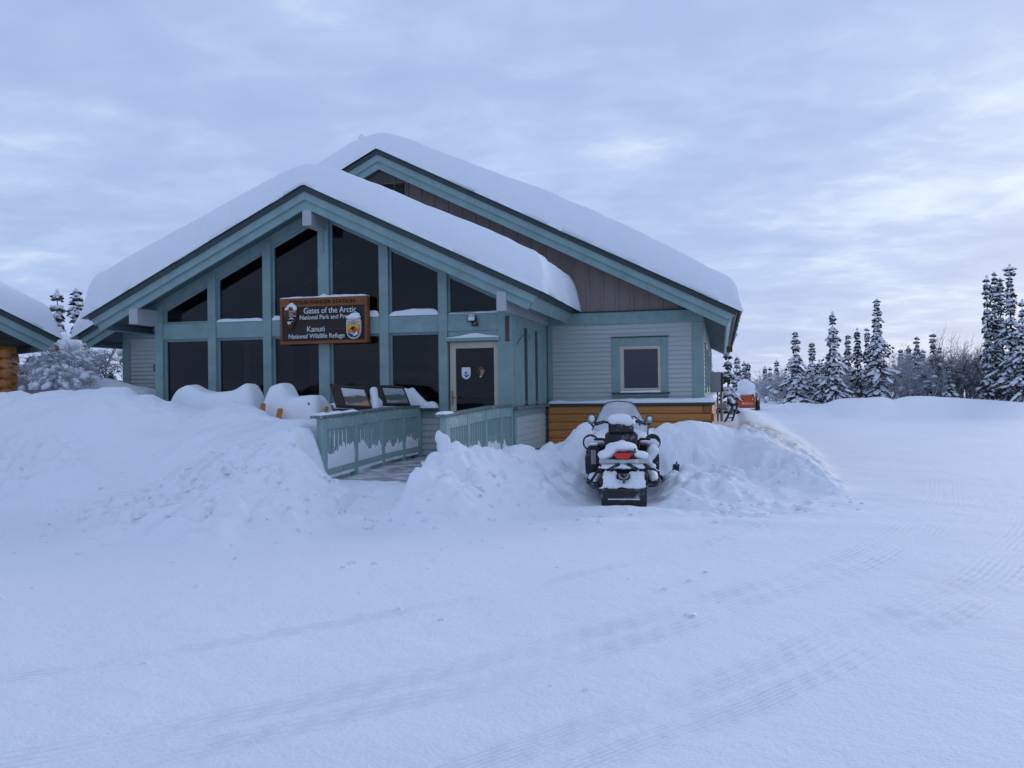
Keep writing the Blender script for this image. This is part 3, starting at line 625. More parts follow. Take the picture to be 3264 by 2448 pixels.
# gable boarding
WG = prism('gable_boarding', [(-13.6, 3.175), (-.55, 3.175), (MR['xr'], ztop(MR, MR['xr'], .235))], 'Y', 17.80, 17.90, BROWN, ST)
box('gable_ledge', -13.9, -.37, 17.735, 17.80, 3.174, 3.192, GREEN, WG)
x = -6.95
while x < -.7:
    zt = ztop(MR, x + .03, .245)
    if zt - 3.21 > .06: box('batten', x - .022, x + .022, 17.778, 17.80, 3.195, zt, BROWN, WG, .004)
    x += .305
VT = box('gable_vent', -7.6, -6.70, 17.785, 17.80, 5.72, 6.18, BLACK, WG)
for z in np.arange(5.76, 6.16, .06): quadbar('louvre', (-7.57, 17.775, z), (-6.73, 17.775, z), .05, .008, GREEN, VT, up=(0, .5, .8), bev=0)
box('vent_frame', -6.705, -6.67, 17.76, 17.80, 5.70, 6.2, BROWN, VT); box('vent_frame', -7.6, -6.705, 17.76, 17.80, 6.17, 6.2, BROWN, VT)
# window with cream frame in a teal surround
x0, x1, z0, z1 = WIN
WW = box('window_pane', -1.95, -1.257, 17.80, 17.808, 1.59, 2.392, GLASSB, ST, 0)
box('window_blind', -1.97, -1.24, 17.809, 17.813, 1.58, 2.41, BLIND, WW, 0)
for a in ((x0, -2.034, z0, z1), (-1.194, x1, z0, z1), (-2.034, -1.194, 2.462, z1), (-2.034, -1.194, z0, 1.535)): box('window_casing', a[0], a[1], 17.765, 17.813, a[2], a[3], TEAL, WW)
for a in ((-2.034, -1.95, 1.535, 2.462), (-1.257, -1.194, 1.535, 2.462), (-1.95, -1.257, 2.392, 2.462), (-1.95, -1.257, 1.535, 1.59)): box('window_frame', a[0], a[1], 17.775, 17.816, a[2], a[3], CREAM, WW)
box('window_sill', x0 - .01, x1 + .03, 17.70, 17.764, 1.47, 1.50, GREEN, WW); box('head_flashing', x0 - .01, x1 + .02, 17.735, 17.766, z1 + .001, z1 + .018, GREEN, WW)
# windows and trim on the long right-hand side
clapboards_side(18.03, 36.5, 1.33, 3.0, -.376, WR, exp_=.10)
for yw in (20.5, 24.5, 29.5): 
    w = box('window_pane', -.365, -.352, yw, yw + 1.2, 1.6, 2.5, GLASSB, ST, 0)
    for a in ((yw - .12, yw, 1.45, 2.62), (yw + 1.2, yw + 1.32, 1.45, 2.62)): box('window_casing', -.36, -.322, a[0], a[1], a[2], a[3], TEAL, w)
    for a in ((1.45, 1.6), (2.5, 2.62)): box('window_casing', -.36, -.324, yw, yw + 1.2, a[0], a[1], TEAL, w)
# log footing: each log a piece with a bellied face
def log_bar(name, a0, a1, zc, h, face, depth, axis, mat, parent, bulge=.022):
    prof = []
    for k in range(9):
        t_ = -1 + 2 * k / 8; prof.append((face + (bulge * t_ ** 4 if True else 0), zc + t_ * (h / 2 - .004)))
    s = 1
    prof = prof + [(face + depth, zc + h / 2 - .004), (face + depth, zc - h / 2 + .004)]
    if axis == 'X': return prism(name, prof, 'X', a0, a1, mat, parent)
    return prism(name, [(2 * face - p[0], p[1]) for p in prof], 'Y', a0, a1, mat, parent)
LW = box('log_footing', -3.46, -.27, 17.62, 17.80, .2, 1.235, LOGEND, ST)
for k in range(6):
    zc = 1.235 - .083 - k * .166; xe = -.37 if k % 2 == 0 else -.205
    log_bar('log', -3.50, xe, zc, .166, 17.545, .074, 'X', LOGX, LW)
    if k % 2 == 0: box('log_end', -.365, -.20, 17.54, 17.62, zc - .08, zc + .08, LOGEND, LW, .012)
for k in range(6):
    zc = 1.235 - .083 - k * .166; log_bar('log', 17.63, 36.4, zc, .166, -.205, .06, 'Y', LOGY, LW)
    box('log_end', -.275, -.185 + .03 * (k % 2), 17.622, 17.80, zc - .08, zc + .08, LOGEND, LW, .012)
box('ledge_flashing', -3.56, -.13, 17.505, 17.79, 1.237, 1.29, GREEN, ST); box('ledge_flashing', -.372, -.13, 17.792, 36.5, 1.237, 1.285, GREEN, ST)
prism('foundation_board', [(XS - .05, .15), (XS + .03, .15), (XS + .03, .418), (XS - .05, .418)], 'Y', 14.9, 17.5, paint_mat('treated_board', (.12, .11, .09), .2, .8), ST)
# pipe on the ridge and mast at the right-hand eave
tube('vent_pipe', [(-8.02, 18.5, 5.9), (-8.02, 18.5, 7.45)], .07, METAL, ST, 10)
tube('antenna_mast', [(.22, 25.75, 2.55), (.30, 25.79, 2.72), (.43, 25.83, 3.10)], .022, METAL, ST, 6); box('mast_bracket', .16, .33, 25.7, 25.86, 2.60, 2.76, paint_mat('rust', (.14, .06, .03), .3, .8), ST)
box('mast_cap', .385, .475, 25.78, 25.88, 3.06, 3.16, GREYBOX, ST)
# ------------------------------------------------------------------ snow lying on the station
def zroof(r):
    return lambda X, Y: r['zr'] - r['m'] * np.abs(X - r['xr']) + .004
def soft(r, X, e): return r['m'] * (np.sqrt((X - r['xr']) ** 2 + e * e) - np.abs(X - r['xr']))
def thick_front(X, Y): return .65 + .13 * sstep(-8.5, -11.4, X) - soft(FR, X, .45)
s1 = pad('roof_snow', -11.93, -2.84, 14.04, 17.85, zroof(FR), thick_front, .26, SNOW, None, .07, .045, .9, 2, Rx=.24, wob=.035)
tag(s1, 'thick rounded snow blanket on the lower front gable roof', 'snow', None, 'stuff')
def thick_main(X, Y): return .61 + .15 * np.exp(-((X + 2.6) / 2.0) ** 2) - soft(MR, X, .42)
s2 = pad('roof_snow', -14.86, .41, 17.12, 37.1, zroof(MR), thick_main,   .28, SNOW, None, .12, .05, .7, 4, Rx=.24, wob=.035)
tag(s2, 'thick snow blanket on the tall main roof behind the front gable', 'snow', None, 'stuff')
tag(blobs('pipe_snow', [((-8.02, 18.5, 7.44), (.10, .10, .13)), ((-8.02, 18.5, 7.25), (.13, .13, .2))], SNOW, voxel=.04), 'small white knob of snow on the vent pipe above the ridge', 'snow', None, 'stuff')
tag(pad('ledge_snow', -3.50, -.16, 17.51, 17.76, 1.291, lambda X, Y: .05 + .05 * sstep(-2.6, -1.2, X), .07, SNOW, None, .05, .03, 2.2, 6), 'strip of snow on the ledge above the log footing', 'snow', None, 'stuff')
tag(pad('ledge_snow', -.37, -.13, 17.9, 36, 1.286, .12, .07, SNOW, None, .12, .05, 1.2, 7), 'snow along the side ledge beneath the right-hand wall', 'snow', None, 'stuff')
k_ = 0
for (x0, x1, T) in ((-9.44, -8.45, .085), (-8.26, -7.30, .13), (-7.06, -6.09, .16), (-5.89, -4.94, .13), (-4.76, -3.72, .045)):
    o = pad('rail_snow', x0, x1, 14.722, 14.80, HT + .001, (lambda T_: lambda X, Y: T_ * (.75 + .5 * fbm(X * 2.1, X * 0 + T_ * 30, 3, 9)))(T), .035, SNOW, None, .03, .02, 3, 20 + k_, Rx=.10, wob=.01); k_ += 1
    tag(o, ['snow on the upper window ledge second from the left', 'snow on the upper window ledge left behind the hanging sign', 'snow on the upper window ledge right behind the hanging sign', 'snow on the upper window ledge left of the floodlight', 'thin snow on the window ledge directly above the floodlight'][k_ - 1], 'snow', None, 'stuff')
o = pad('sill_snow', -6.05, -4.95, 14.60, 14.80, SILL + .029, lambda X, Y: .10 + .30 * sstep(-5.12, -5.42, X) * (.8 + .4 * fbm(X * 4, Y * 4, 3, 77)), .09, SNOWR, None, .03, .05, 2.5, 33, Rx=.14, wob=.03); tag(o, 'bank of snow on the sill between the exhibit panels and the door', 'snow', None, 'stuff')
o = pad('sill_snow', -7.1, -6.1, 14.55, 14.80, SILL + .029, lambda X, Y: .12 + .22 * np.exp(-((X + 6.55) / .2) ** 2), .09, SNOWR, None, .03, .05, 2.5, 34, Rx=.14, wob=.03); tag(o, 'snow on the sill left behind the exhibit panels', 'snow', None, 'stuff')
tag(pad('door_header_snow', -4.79, -3.81, 14.68, 14.735, 2.531, lambda X, Y: .055 + .03 * np.sin(X * 7), .035, SNOW, None, .03, .02, 3, 35, Rx=.1), 'little ridge of snow above the cream door', 'snow', None, 'stuff')
tag(pad('window_sill_snow', -2.03, -1.20, 17.71, 17.776, 1.501, .035, .03, SNOW, None, .03, .012, 4, 36), 'thin line of snow on the small window sill', 'snow', None, 'stuff')

# ------------------------------------------------------------------ floodlight over the door
FL = root('floodlight', (-4.28, 14.70, 2.80), 'small black floodlight on the teal header above the door', 'light')
box('lamp_head', -4.37, -4.22, 14.63, 14.72, 2.815, 2.92, BLACK, FL); box('lamp_lens', -4.355, -4.235, 14.622, 14.632, 2.83, 2.905, WHITEP, FL, .002); box('lamp_bracket', -4.30, -4.20, 14.66, 14.734, 2.735, 2.818, BLACK, FL)
blobs_ = blobs('lamp_snow', [((-4.295, 14.67, 2.925), (.08, .05, .02))], SNOW, None, .012); tag(blobs_, 'dab of snow on top of the black floodlight', 'snow', None, 'stuff')

# ------------------------------------------------------------------ the hanging sign
SX0, SX1, SZ0, SZ1, SY = -8.01, -6.255, 2.49, 3.345, 14.60
SG = root('entrance_sign', ((SX0 + SX1) / 2, SY, SZ0), 'brown carved entrance sign with white lettering, hung on the glazed front', 'sign')
box('sign_board', SX0 + .04, SX1 - .04, SY, SY + .10, SZ0 + .05, SZ1 - .16, SIGNBROWN, SG)
box('sign_frame', SX0, SX1, SY - .025, SY + .12, SZ1 - .165, SZ1, SIGNORANGE, SG); box('sign_frame', SX0, SX1, SY - .025, SY + .12, SZ0, SZ0 + .055, SIGNORANGE, SG)
box('sign_frame', SX0, SX0 + .05, SY - .022, SY + .118, SZ0 + .056, SZ1 - .166, SIGNORANGE, SG); box('sign_frame', SX1 - .055, SX1, SY - .022, SY + .118, SZ0 + .056, SZ1 - .166, SIGNORANGE, SG)
for z in (2.985, 2.76): box('plank_joint', SX0 + .055, SX1 - .06, SY - .003, SY + .001, z - .003, z + .003, paint_mat('joint_line', (.10, .08, .085), .1, .8), SG, 0)
def T(s, size, x, z, w, mat=WHITEP, bold=.0): return text_obj('lettering', s, size, .006, (x, SY - .010, z), mat, SG, w, 1.0, bold)
tx = text_obj('lettering', 'BETTLES RANGER STATION', .095, .004, (SX0 + .20, SY - .031, SZ1 - .115), DARKLET, SG, 1.32, 1.0, .002)
sc_ = (SX1 - SX0) / 1545.0          # metres for each unit of the sign survey
def sx(u): return SX0 + (u - 235) * sc_
def sz(v_, u): return SZ1 - (v_ - (405 - (u - 235) * .0345)) * sc_ * .93
T('Gates of the Arctic', .155, sx(665), 3.055, 920 * sc_); T('National Park and Preserve', .118, sx(592), 2.955 - .01, 1043 * sc_, bold=.0)
T('Kanuti', .15, sx(720), 2.705 + .01, 310 * sc_); T('National Wildlife Refuge', .122, sx(388), 2.595, 990 * sc_, bold=.0)
def flat(name, pts, y0, y1, mat, parent, bev=0): return prism(name, pts, 'Y', y0, y1, mat, parent, bev)
def arrowhead(cx_, cz, h, y, parent, small=False):
    w = h * .62
    sh = [(-.12, .5), (.10, .5), (.30, .42), (.46, .27), (.50, .10), (.42, -.06), (.30, -.26), (.12, -.47), (0, -.52), (-.14, -.42), (-.33, -.18), (-.47, .05), (-.5, .2), (-.42, .36), (-.28, .46)]
    a = flat('arrowhead_emblem', [(cx_ + p[0] * w, cz + p[1] * h) for p in sh], y - .035, y, ARROW, parent, .006)
    d = flat('dark_lower_field', [(cx_ + p[0] * w, cz + p[1] * h) for p in [(-.40, -.02), (.0, .0), (.38, -.04), (.27, -.24), (.08, -.44), (-.04, -.44), (-.20, -.27)]], y - .0405, y - .0355, ARROWD, a)
    flat('green_tree', [(cx_ + p[0] * w, cz + p[1] * h) for p in [(-.24, .30), (-.12, .02), (-.08, -.14), (-.16, -.16), (-.30, -.15), (-.36, -.02)]], y - .0445, y - .041, ARROWG, a)
    for k, s in enumerate(('NATIONAL', 'PARK', 'SERVICE')):
        text_obj('lettering', s, h * .088, .002, (cx_ - .05 * w, y - .047, cz + h * (.17 - .095 * k)), WHITEP, a, w * (.50 if k != 1 else .27))
    flat('white_mountain', [(cx_ + p[0] * w, cz + p[1] * h) for p in [(-.14, -.14), (.06, -.06), (.12, -.045), (.22, -.09), (.32, -.15), (.22, -.13), (.14, -.10), (.06, -.13), (.0, -.11)]], y - .049, y - .045, WHITEP, a)
    flat('white_bison', [(cx_ + p[0] * w, cz + p[1] * h) for p in [(-.18, -.28), (-.17, -.23), (-.10, -.215), (0.0, -.23), (.07, -.26), (.08, -.31), (.05, -.35), (.02, -.32), (-.06, -.31), (-.08, -.35), (-.11, -.35), (-.13, -.30)]], y - .049, y - .045, WHITEP, a)
    flat('white_lake', [(cx_ + p[0] * w, cz + p[1] * h) for p in [(.06, -.22), (.24, -.205), (.22, -.225), (.10, -.24)]], y - .049, y - .045, WHITEP, a)
    return a
arrowhead(sx(432), 3.055 - .045, .44, SY - .012, SG)
def fws(cx_, cz, h, y, parent, blue=False):
    w = h * .79
    sh = [(-.43, .5), (.42, .5), (.48, .44), (.5, .30), (.49, -.12), (.42, -.33), (.25, -.47), (0, -.52), (-.25, -.47), (-.42, -.33), (-.5, -.12), (-.5, .30), (-.49, .44)]
    def S(l, k=1.0, dz=0): return [(cx_ + p[0] * w * k, cz + (p[1] * k + dz) * h) for p in l]
    if blue:
        a = flat('wildlife_sticker', S(sh), y - .004, y, WHITEP, parent)
        flat('blue_goose', S([(-.28, .05), (-.08, .0), (-.05, .20), (.05, .10), (.16, .14), (.08, .0), (.02, -.12), (-.10, -.10)]), y - .006, y - .0045, SHBLUE, a)
        flat('blue_fish', S([(-.34, -.20), (-.05, -.16), (.10, -.20), (.28, -.05), (.30, -.20), (.18, -.30), (.0, -.38), (-.18, -.34), (0, -.28)]), y - .006, y - .0045, SHBLUE, a)
        return a
    a = flat('wildlife_shield', S(sh), y - .04, y, SHIELD, parent, .006)
    b_ = flat('painted_field', S([(-.40, .22), (.40, .22), (.41, -.10), (.34, -.30), (.20, -.40), (0, -.44), (-.20, -.40), (-.34, -.30), (-.41, -.10)]), y - .044, y - .0405, SHNAVY, a)
    flat('orange_sky', S([(-.38, .205), (.38, .205), (.385, -.20), (-.385, -.20)]), y - .048, y - .0445, SHORANGE, b_)
    flat('yellow_glow', S([(-.38, .204), (.38, .204), (.384, .02), (.1, .10), (-.12, .06), (-.384, -.08)]), y - .0505, y - .0485, SHYELLOW, b_)
    flat('red_hill', S([(-.02, -.20), (.03, -.06), (.12, 0), (.22, -.02), (.30, -.12), (.384, -.2)]), y - .0505, y - .0485, SHRED, b_)
    flat('flying_goose', S([(-.28, .06), (-.14, .04), (-.10, .10), (.0, .14), (.03, .06), (.14, .15), (.10, .02), (.02, -.06), (0, -.14), (-.07, -.07), (-.16, -.02)]), y - .053, y - .051, SHNAVY, b_)
    flat('blue_water', S([(-.36, -.205), (.385, -.205), (.33, -.29), (.18, -.37), (0, -.41), (-.18, -.37), (-.30, -.29)]), y - .0505, y - .0485, SHBLUE, b_)
    flat('leaping_fish', S([(-.30, -.22), (0, -.22), (.10, -.24), (.20, -.12), (.27, -.17), (.31, -.28), (.16, -.33), (-.06, -.39), (.05, -.30), (-.04, -.27)]), y - .053, y - .051, WHITEP, b_)
    text_obj('lettering', 'U.S.', h * .07, .001, (cx_ - .06 * w, y - .042, cz + .37 * h), DARKLET, a, w * .14); text_obj('lettering', 'FISH & WILDLIFE', h * .065, .001, (cx_ - .36 * w, y - .042, cz + .30 * h), DARKLET, a, w * .72); text_obj('lettering', 'SERVICE', h * .06, .001, (cx_ - .17 * w, y - .042, cz + .245 * h), DARKLET, a, w * .34)
    return a
fws(sx(1552), 2.745, .37, SY - .012, SG)
fws(-4.455, 1.90, .21, 14.808, DR, True)
da = arrowhead(-4.165, 1.90, .23, 14.808, DR)
o = pad('sign_snow', SX0 + .005, SX1 - .005, SY - .03, SY + .12, SZ1 + .001, lambda X, Y: .03 + .05 * np.exp(-((X + 7.13) / .06) ** 2), .045, SNOW, None, .025, .02, 4, 44, Rx=.06); tag(o, 'thin cap of snow along the top of the hanging sign', 'snow', None, 'stuff')
o = blobs('emblem_snow', [((sx(450), SY - .04, 3.205), (.10, .04, .03)), ((sx(370), SY - .04, 3.15), (.045, .035, .03)), ((sx(520), SY - .04, 3.155), (.04, .035, .045)), ((sx(455), SY - .04, 3.235), (.055, .04, .03))], SNOW, None, .012, .01, 3, 9, 3); tag(o, 'clump of snow on top of the brown arrowhead emblem', 'snow', None, 'stuff')
o = blobs('emblem_snow', [((sx(1552), SY - .05, 2.955), (.15, .055, .045)), ((sx(1570), SY - .05, 2.99), (.11, .05, .045)), ((sx(1585), SY - .05, 3.01), (.09, .045, .035))], SNOW, None, .012, .008, 3, 9, 4); tag(o, 'clump of snow on top of the cream wildlife shield', 'snow', None, 'stuff')

# ------------------------------------------------------------------ ramp, railings
RX0, RX1 = -5.33, -3.62
def deckz(y): return .33 + .07 * min(1, max(0, (y - 10.7) / 2.6))
def capz(y): return 1.275 + .06 * min(1, max(0, (y - 10.75) / 2.5))
RP = root('entrance_ramp', (-4.48, 12.8, .25), 'frosted grey plank ramp leading up to the cream door', 'ramp')
y = 10.72; i = 0
while y < 14.74:
    yy = min(y + .138, 14.74); z = deckz(y)
    box('plank', RX0 + .02, RX1 - .02 + rs.uniform(-.006, .006), y, yy - .008, z - .035 + rs.uniform(-.003, .003), z + rs.uniform(-.003, .003), DECK, RP, .004); y += .138
for x in (RX0 + .1, -4.48, RX1 - .1): box('joist', x - .03, x + .03, 10.74, 14.74, .10, .292, DARKBOX, RP)
box('landing_step', RX0 + .35, -4.93, 14.40, 14.74, .41, .50, DECK, RP)
def railing(xc, name_label, ys_posts, y0, y1, group):
    R_ = root('ramp_railing', (xc, (y0 + y1) / 2, .3), name_label, 'railing', group)
    for a, b_ in ((y0 - .10, 12.0), (12.0, 13.3), (13.3, y1)):
        quadbar('top_rail', (xc, a, capz(a) - .02), (xc, b_, capz(b_) - .02), .16, .04, CAP, R_)
        quadbar('rail_board', (xc + .03, max(a, y0), capz(max(a, y0)) - .125), (xc + .03, b_, capz(b_) - .125), .035, .165, TEALF, R_)
        quadbar('bottom_rail', (xc + .03, max(a, y0), deckz(max(a, y0)) + .15), (xc + .03, b_, deckz(b_) + .15), .038, .09, TEALF, R_)
    for i_, yp in enumerate(ys_posts):
        w = .075 if i_ == 0 else .045
        box('post', xc - .04, xc + .055 + (.004 if i_ else 0), yp - w, yp + w, .12, capz(yp) - .042, TEALF, R_)
    for p0, p1 in zip(ys_posts[:-1], ys_posts[1:]):
        n = 7
        for k in range(1, n):
            yb_ = p0 + .05 + (p1 - p0 - .1) * k / n + rs.uniform(-.006, .006); box('baluster', xc - .012, xc + .026, yb_ - .022, yb_ + .022, round(deckz(yb_) + .12, 2), round(capz(yb_) - .19, 2), TEALF, R_)
    return R_
railing(-5.34, 'left teal ramp railing, in front of the exhibit panels', [10.83, 11.88, 12.93, 13.85, 14.68], 10.75, 14.75, 'ramp railings')
railing(-3.62, 'right teal ramp railing, below the cream door, its foot buried in snow', [10.98, 11.95, 12.9, 13.85, 14.62], 10.90, 14.66, 'ramp railings')
def rail_snow(name, xc, y0, y1, z0f, hf, label, seed, th=.06):
    """snow thrown against the balusters, ragged at its top"""
    ys_ = np.arange(y0, y1, .022); vs = np.linspace(0, 1, 9); V = []; F = []
    H = hf(ys_) + .16 * fbm(ys_ * 6.5, ys_ * 0, 3, seed, .6) + .10 * fbm(ys_ * 1.4, ys_ * 0 + 3, 2, seed + 3)
    for sd_ in (1, -1):
        for j, v_ in enumerate(vs):
            for yy, h in zip(ys_, H):
                bulge = th * math.sqrt(max(0, 1 - v_ ** 3)) * (.75 + .5 * float(vnoise(np.array(yy * 9.), np.array(v_ * 3.), seed)))
                V.append((xc + sd_ * bulge * (1 if sd_ > 0 else .6), yy, z0f(yy) + h * v_))
    n = len(ys_); m_ = len(vs)
    for s in range(2):
        o_ = s * n * m_
        for j in range(m_ - 1):
            for k in range(n - 1): F.append((o_ + j * n + k, o_ + j * n + k + 1, o_ + (j + 1) * n + k + 1, o_ + (j + 1) * n + k))
    return tag(mesh_obj(name, V, F, SNOWR, None, True), label, 'snow', None, 'stuff')
rail_snow('railing_snow', -5.325, 10.9, 14.6, lambda y: deckz(y) + .06, lambda y: .30 + .06 * (14.6 - y) / 3.7, 'ragged snow thrown against the left ramp railing', 71, .026)
rail_snow('railing_snow', -3.60, 11.0, 14.55, lambda y: deckz(y) + .06 + .0 * y, lambda y: .34 - .03 * (y - 11), 'ragged snow thrown against the right ramp railing', 83, .030)
o = blobs('post_snow', [((-3.58, 10.82, .86), (.10, .09, .16)), ((-3.63, 10.78, .98), (.045, .06, .10)), ((-3.48, 10.75, .74), (.18, .14, .16))], SNOWR, None, .025, .03, 3, 6, 8); tag(o, 'upright fin of snow against the end post of the right railing', 'snow', None, 'stuff')
for xc, a, b_, lb in ((-5.34, 10.68, 11.9, 'snow on the near end of the left railing cap'), (-3.62, 10.82, 11.2, 'snow on the near end of the right railing cap')):
    o = pad('cap_snow', xc - .075, xc + .075, a, b_, lambda X, Y: 1.276 + .06 * np.clip((Y - 10.75) / 2.5, 0, 1), .022, .04, SNOWR, None, .03, .025, 5, 90); tag(o, lb, 'snow', None, 'stuff')

# ------------------------------------------------------------------ exhibit panels behind the left railing
def picture_mat(name, sky_c, hill_c, fore_c, acc):
    m, t, b = mat_new(name); tcn = N(t, 'ShaderNodeTexCoord'); sp = N(t, 'ShaderNodeSeparateXYZ'); lk(t, tcn.outputs['Generated'], sp.inputs[0])
    zf = mathn(t, 'ADD', sp.outputs['Z'], mathn(t, 'MULTIPLY', mathn(t, 'SUBTRACT', noise(t, tcn.outputs['Generated'], 4.5, 5, .6), .5), .45))
    c = ramp(t, zf, [(0.16, fore_c), (0.22, hill_c), (0.52, hill_c), (0.60, sky_c), (0.95, tuple(min(1, x * 1.25) for x in sky_c))])
    am = ramp(t, mathn(t, 'MULTIPLY', sp.outputs['X'], mathn(t, 'SUBTRACT', 1.15, sp.outputs['Z'])), [(.62, (0, 0, 0)), (.75, (1, 1, 1))]); c = mixc(t, am, c, acc)
    lk(t, c, b.inputs['Base Color']); b.inputs['Roughness'].default_value = .35; return m
def exhibit(TL, TR, BR, BL, label, pm, snow):
    P = root('exhibit_panel', ((TL[0] + BR[0]) / 2, (TL[1] + BR[1]) / 2, .95), label, 'exhibit panel', 'exhibit panels')
    TL, TR, BR, BL = map(Vector, (TL, TR, BR, BL)); n = (TR - TL).cross(BL - TL).normalized()
    if n.y > 0: n = -n
    def slab(name, u0_, u1_, v0, v1, d0, d1, mat):
        q = []
        for d in (d0, d1):
            for u, v_ in ((u0_, v0), (u1_, v0), (u1_, v1), (u0_, v1)): q.append(tuple(TL.lerp(TR, u).lerp(BL.lerp(BR, u), v_) + n * d))
        return mesh_obj(name, q, [(0, 1, 2, 3), (7, 6, 5, 4), (0, 4, 5, 1), (1, 5, 6, 2), (2, 6, 7, 3), (3, 7, 4, 0)], mat, P)
    slab('backing_board', 0, 1, 0, 1, -.03, .0, SIGNBROWN); slab('picture_panel', .30, .955, .13, .93, .003, .009, pm)
    slab('frame_bar', 0, .28, 0, 1, .002, .02, SIGNBROWN); slab('frame_bar', .96, 1, 0, 1, .002, .02, SIGNBROWN); slab('frame_bar', .285, .958, 0, .10, .002, .02, SIGNBROWN); slab('frame_bar', .285, .958, .94, 1, .002, .02, SIGNBROWN)
    for u in (.10, .85):
        a = TL.lerp(TR, u).lerp(BL.lerp(BR, u), .55); quadbar('post', (a.x, a.y + .05, .85), (a.x, a.y + .05, a.z - .02), .09, .09, SIGNBROWN, P)
    return P
exhibit((-6.41, 13.32, 1.72), (-5.79, 13.36, 1.655), (-5.50, 12.98, 1.325), (-6.12, 12.94, 1.355), 'left exhibit panel with dark timber frame and a landscape picture', picture_mat('landscape_print', (.42, .42, .42), (.075, .065, .07), (.30, .26, .25), (.40, .17, .07)), 1)
exhibit((-5.97, 14.10, 1.70), (-5.40, 14.14, 1.665), (-5.14, 13.78, 1.36), (-5.71, 13.74, 1.36), 'right exhibit panel with a dark mountain picture, nearer the door', picture_mat('mountain_print', (.24, .27, .29), (.06, .08, .085), (.24, .28, .28), (.12, .14, .14)), 0)
o = blobs('panel_snow', [((-5.74 + .025 * k, 13.62 - .055 * k, 1.60 - .036 * k), (.06, .12, .075)) for k in range(9)] + [((-5.66, 13.55, 1.35), (.06, .25, .15))], SNOWR, None, .02, .012, 3, 5, 5); tag(o, 'wedge of snow between the two exhibit panels', 'snow', None, 'stuff')

# ------------------------------------------------------------------ log benches under snow
def bench(x0, x1, yc, zs, label, label_s, humps, ends):
    B = root('log_bench', ((x0 + x1) / 2, yc, .9), label, 'bench', 'log benches')
    tube('seat_log', [(x0 + .1, yc - .05, zs), (x1 - .1, yc - .05, zs)], .10, LOGX, B, 10)
    tube('back_log', [(x0 + .1, yc + .25, zs + .2), (x1 - .1, yc + .25, zs + .2)], .07, LOGX, B, 10)
    for xe in (x0 + .15, x1 - .15):
        tube('leg', [(xe, yc - .02, .75), (xe, yc - .02, zs + .02)], .10, LOGX, B, 10); tube('arm_log', [(xe, yc - .35, zs + .14), (xe, yc + .25, zs + .2)], .07, LOGX, B, 8)
    for p, q, w in ends: quadbar('split_log', p, q, w, .06, LOGX, B, bev=.012)
    o_ = pad('bench_snow', x0, x1, yc - .46, yc + .30, lambda X, Y: .93 + 0 * X, humps, .26, SNOW, None, .04, .025, 1.6, 61, Rx=.20, wob=.02); tag(o_, label_s, 'snow', None, 'stuff'); return B
bench(-9.55, -7.8, 13.62, 1.12, 'long log bench buried under a smooth pillow of snow', 'smooth twin-humped snow pillow on the long bench',
      lambda X, Y: .69 + .13 * np.exp(-((X + 9.18) / .22) ** 2) + .13 * np.exp(-((X + 8.0) / .2) ** 2), [])
bench(-7.70, -6.5, 13.55, 1.10, 'short log bench with orange split logs showing under snow', 'lumpy snow on the short bench beside the exhibit panels',
      lambda X, Y: .40 + .40 * np.exp(-((X + 7.40) / .22) ** 4) + .22 * np.exp(-((X + 6.75) / .3) ** 2) + .12 * np.exp(-((X + 7.1) / .2) ** 2),
      [((-7.62, 13.00, 1.05), (-7.62, 13.0, 1.30), .13), ((-7.50, 12.98, 1.06), (-7.46, 12.99, 1.42), .12), ((-7.20, 12.98, 1.08), (-7.16, 13.02, 1.33), .14), ((-6.68, 13.2, 1.15), (-6.74, 13.22, 1.42), .07), ((-6.50, 13.25, 1.18), (-6.44, 13.28, 1.35), .12), ((-6.95, 12.95, 1.03), (-6.72, 12.95, 1.07), .10)])

# ------------------------------------------------------------------ meter box beside the long wall
MB = root('meter_box', (-.15, 28.0, .4), 'grey electric meter box with conduit on the right-hand wall', 'meter box')
box('cabinet', -.34, -.02, 27.9, 28.25, 1.42, 2.06, GREYBOX, MB); box('cabinet_door', -.019, .06, 27.92, 28.24, 1.44, 2.05, DARKGREY, MB); box('meter', .065, .28, 27.98, 28.2, 1.72, 1.9, BLACK, MB)
tube('conduit', [(0.0, 28.05, 1.44), (0.0, 28.05, .2)], .045, METAL, MB, 8); box('junction_box', -.14, .12, 27.93, 28.15, .92, 1.06, GREYBOX, MB); tube('conduit', [(-.12, 28.1, 1.44), (-.12, 28.1, .3)], .03, METAL, MB, 8)
LD = root('leaning_ladder', (.05, 26.0, .5), 'black ladder lying against the snow beside the meter box', 'ladder')
for dx_ in (0, .22):
    quadbar('ladder_rail', (.0 + dx_, 26 + dx_, .38), (.36 + dx_ * .6, 26.8 + dx_, 1.06), .05, .05, BLACK, LD)
for k in range(6):
    t_ = (k + .5) / 6; a = Vector((.0, 26, .38)).lerp(Vector((.36, 26.8, 1.06)), t_); b_ = Vector((.22, 26.22, .38)).lerp(Vector((.492, 27.02, 1.06)), t_); quadbar('rung', a, b_, .03, .03, BLACK, LD)
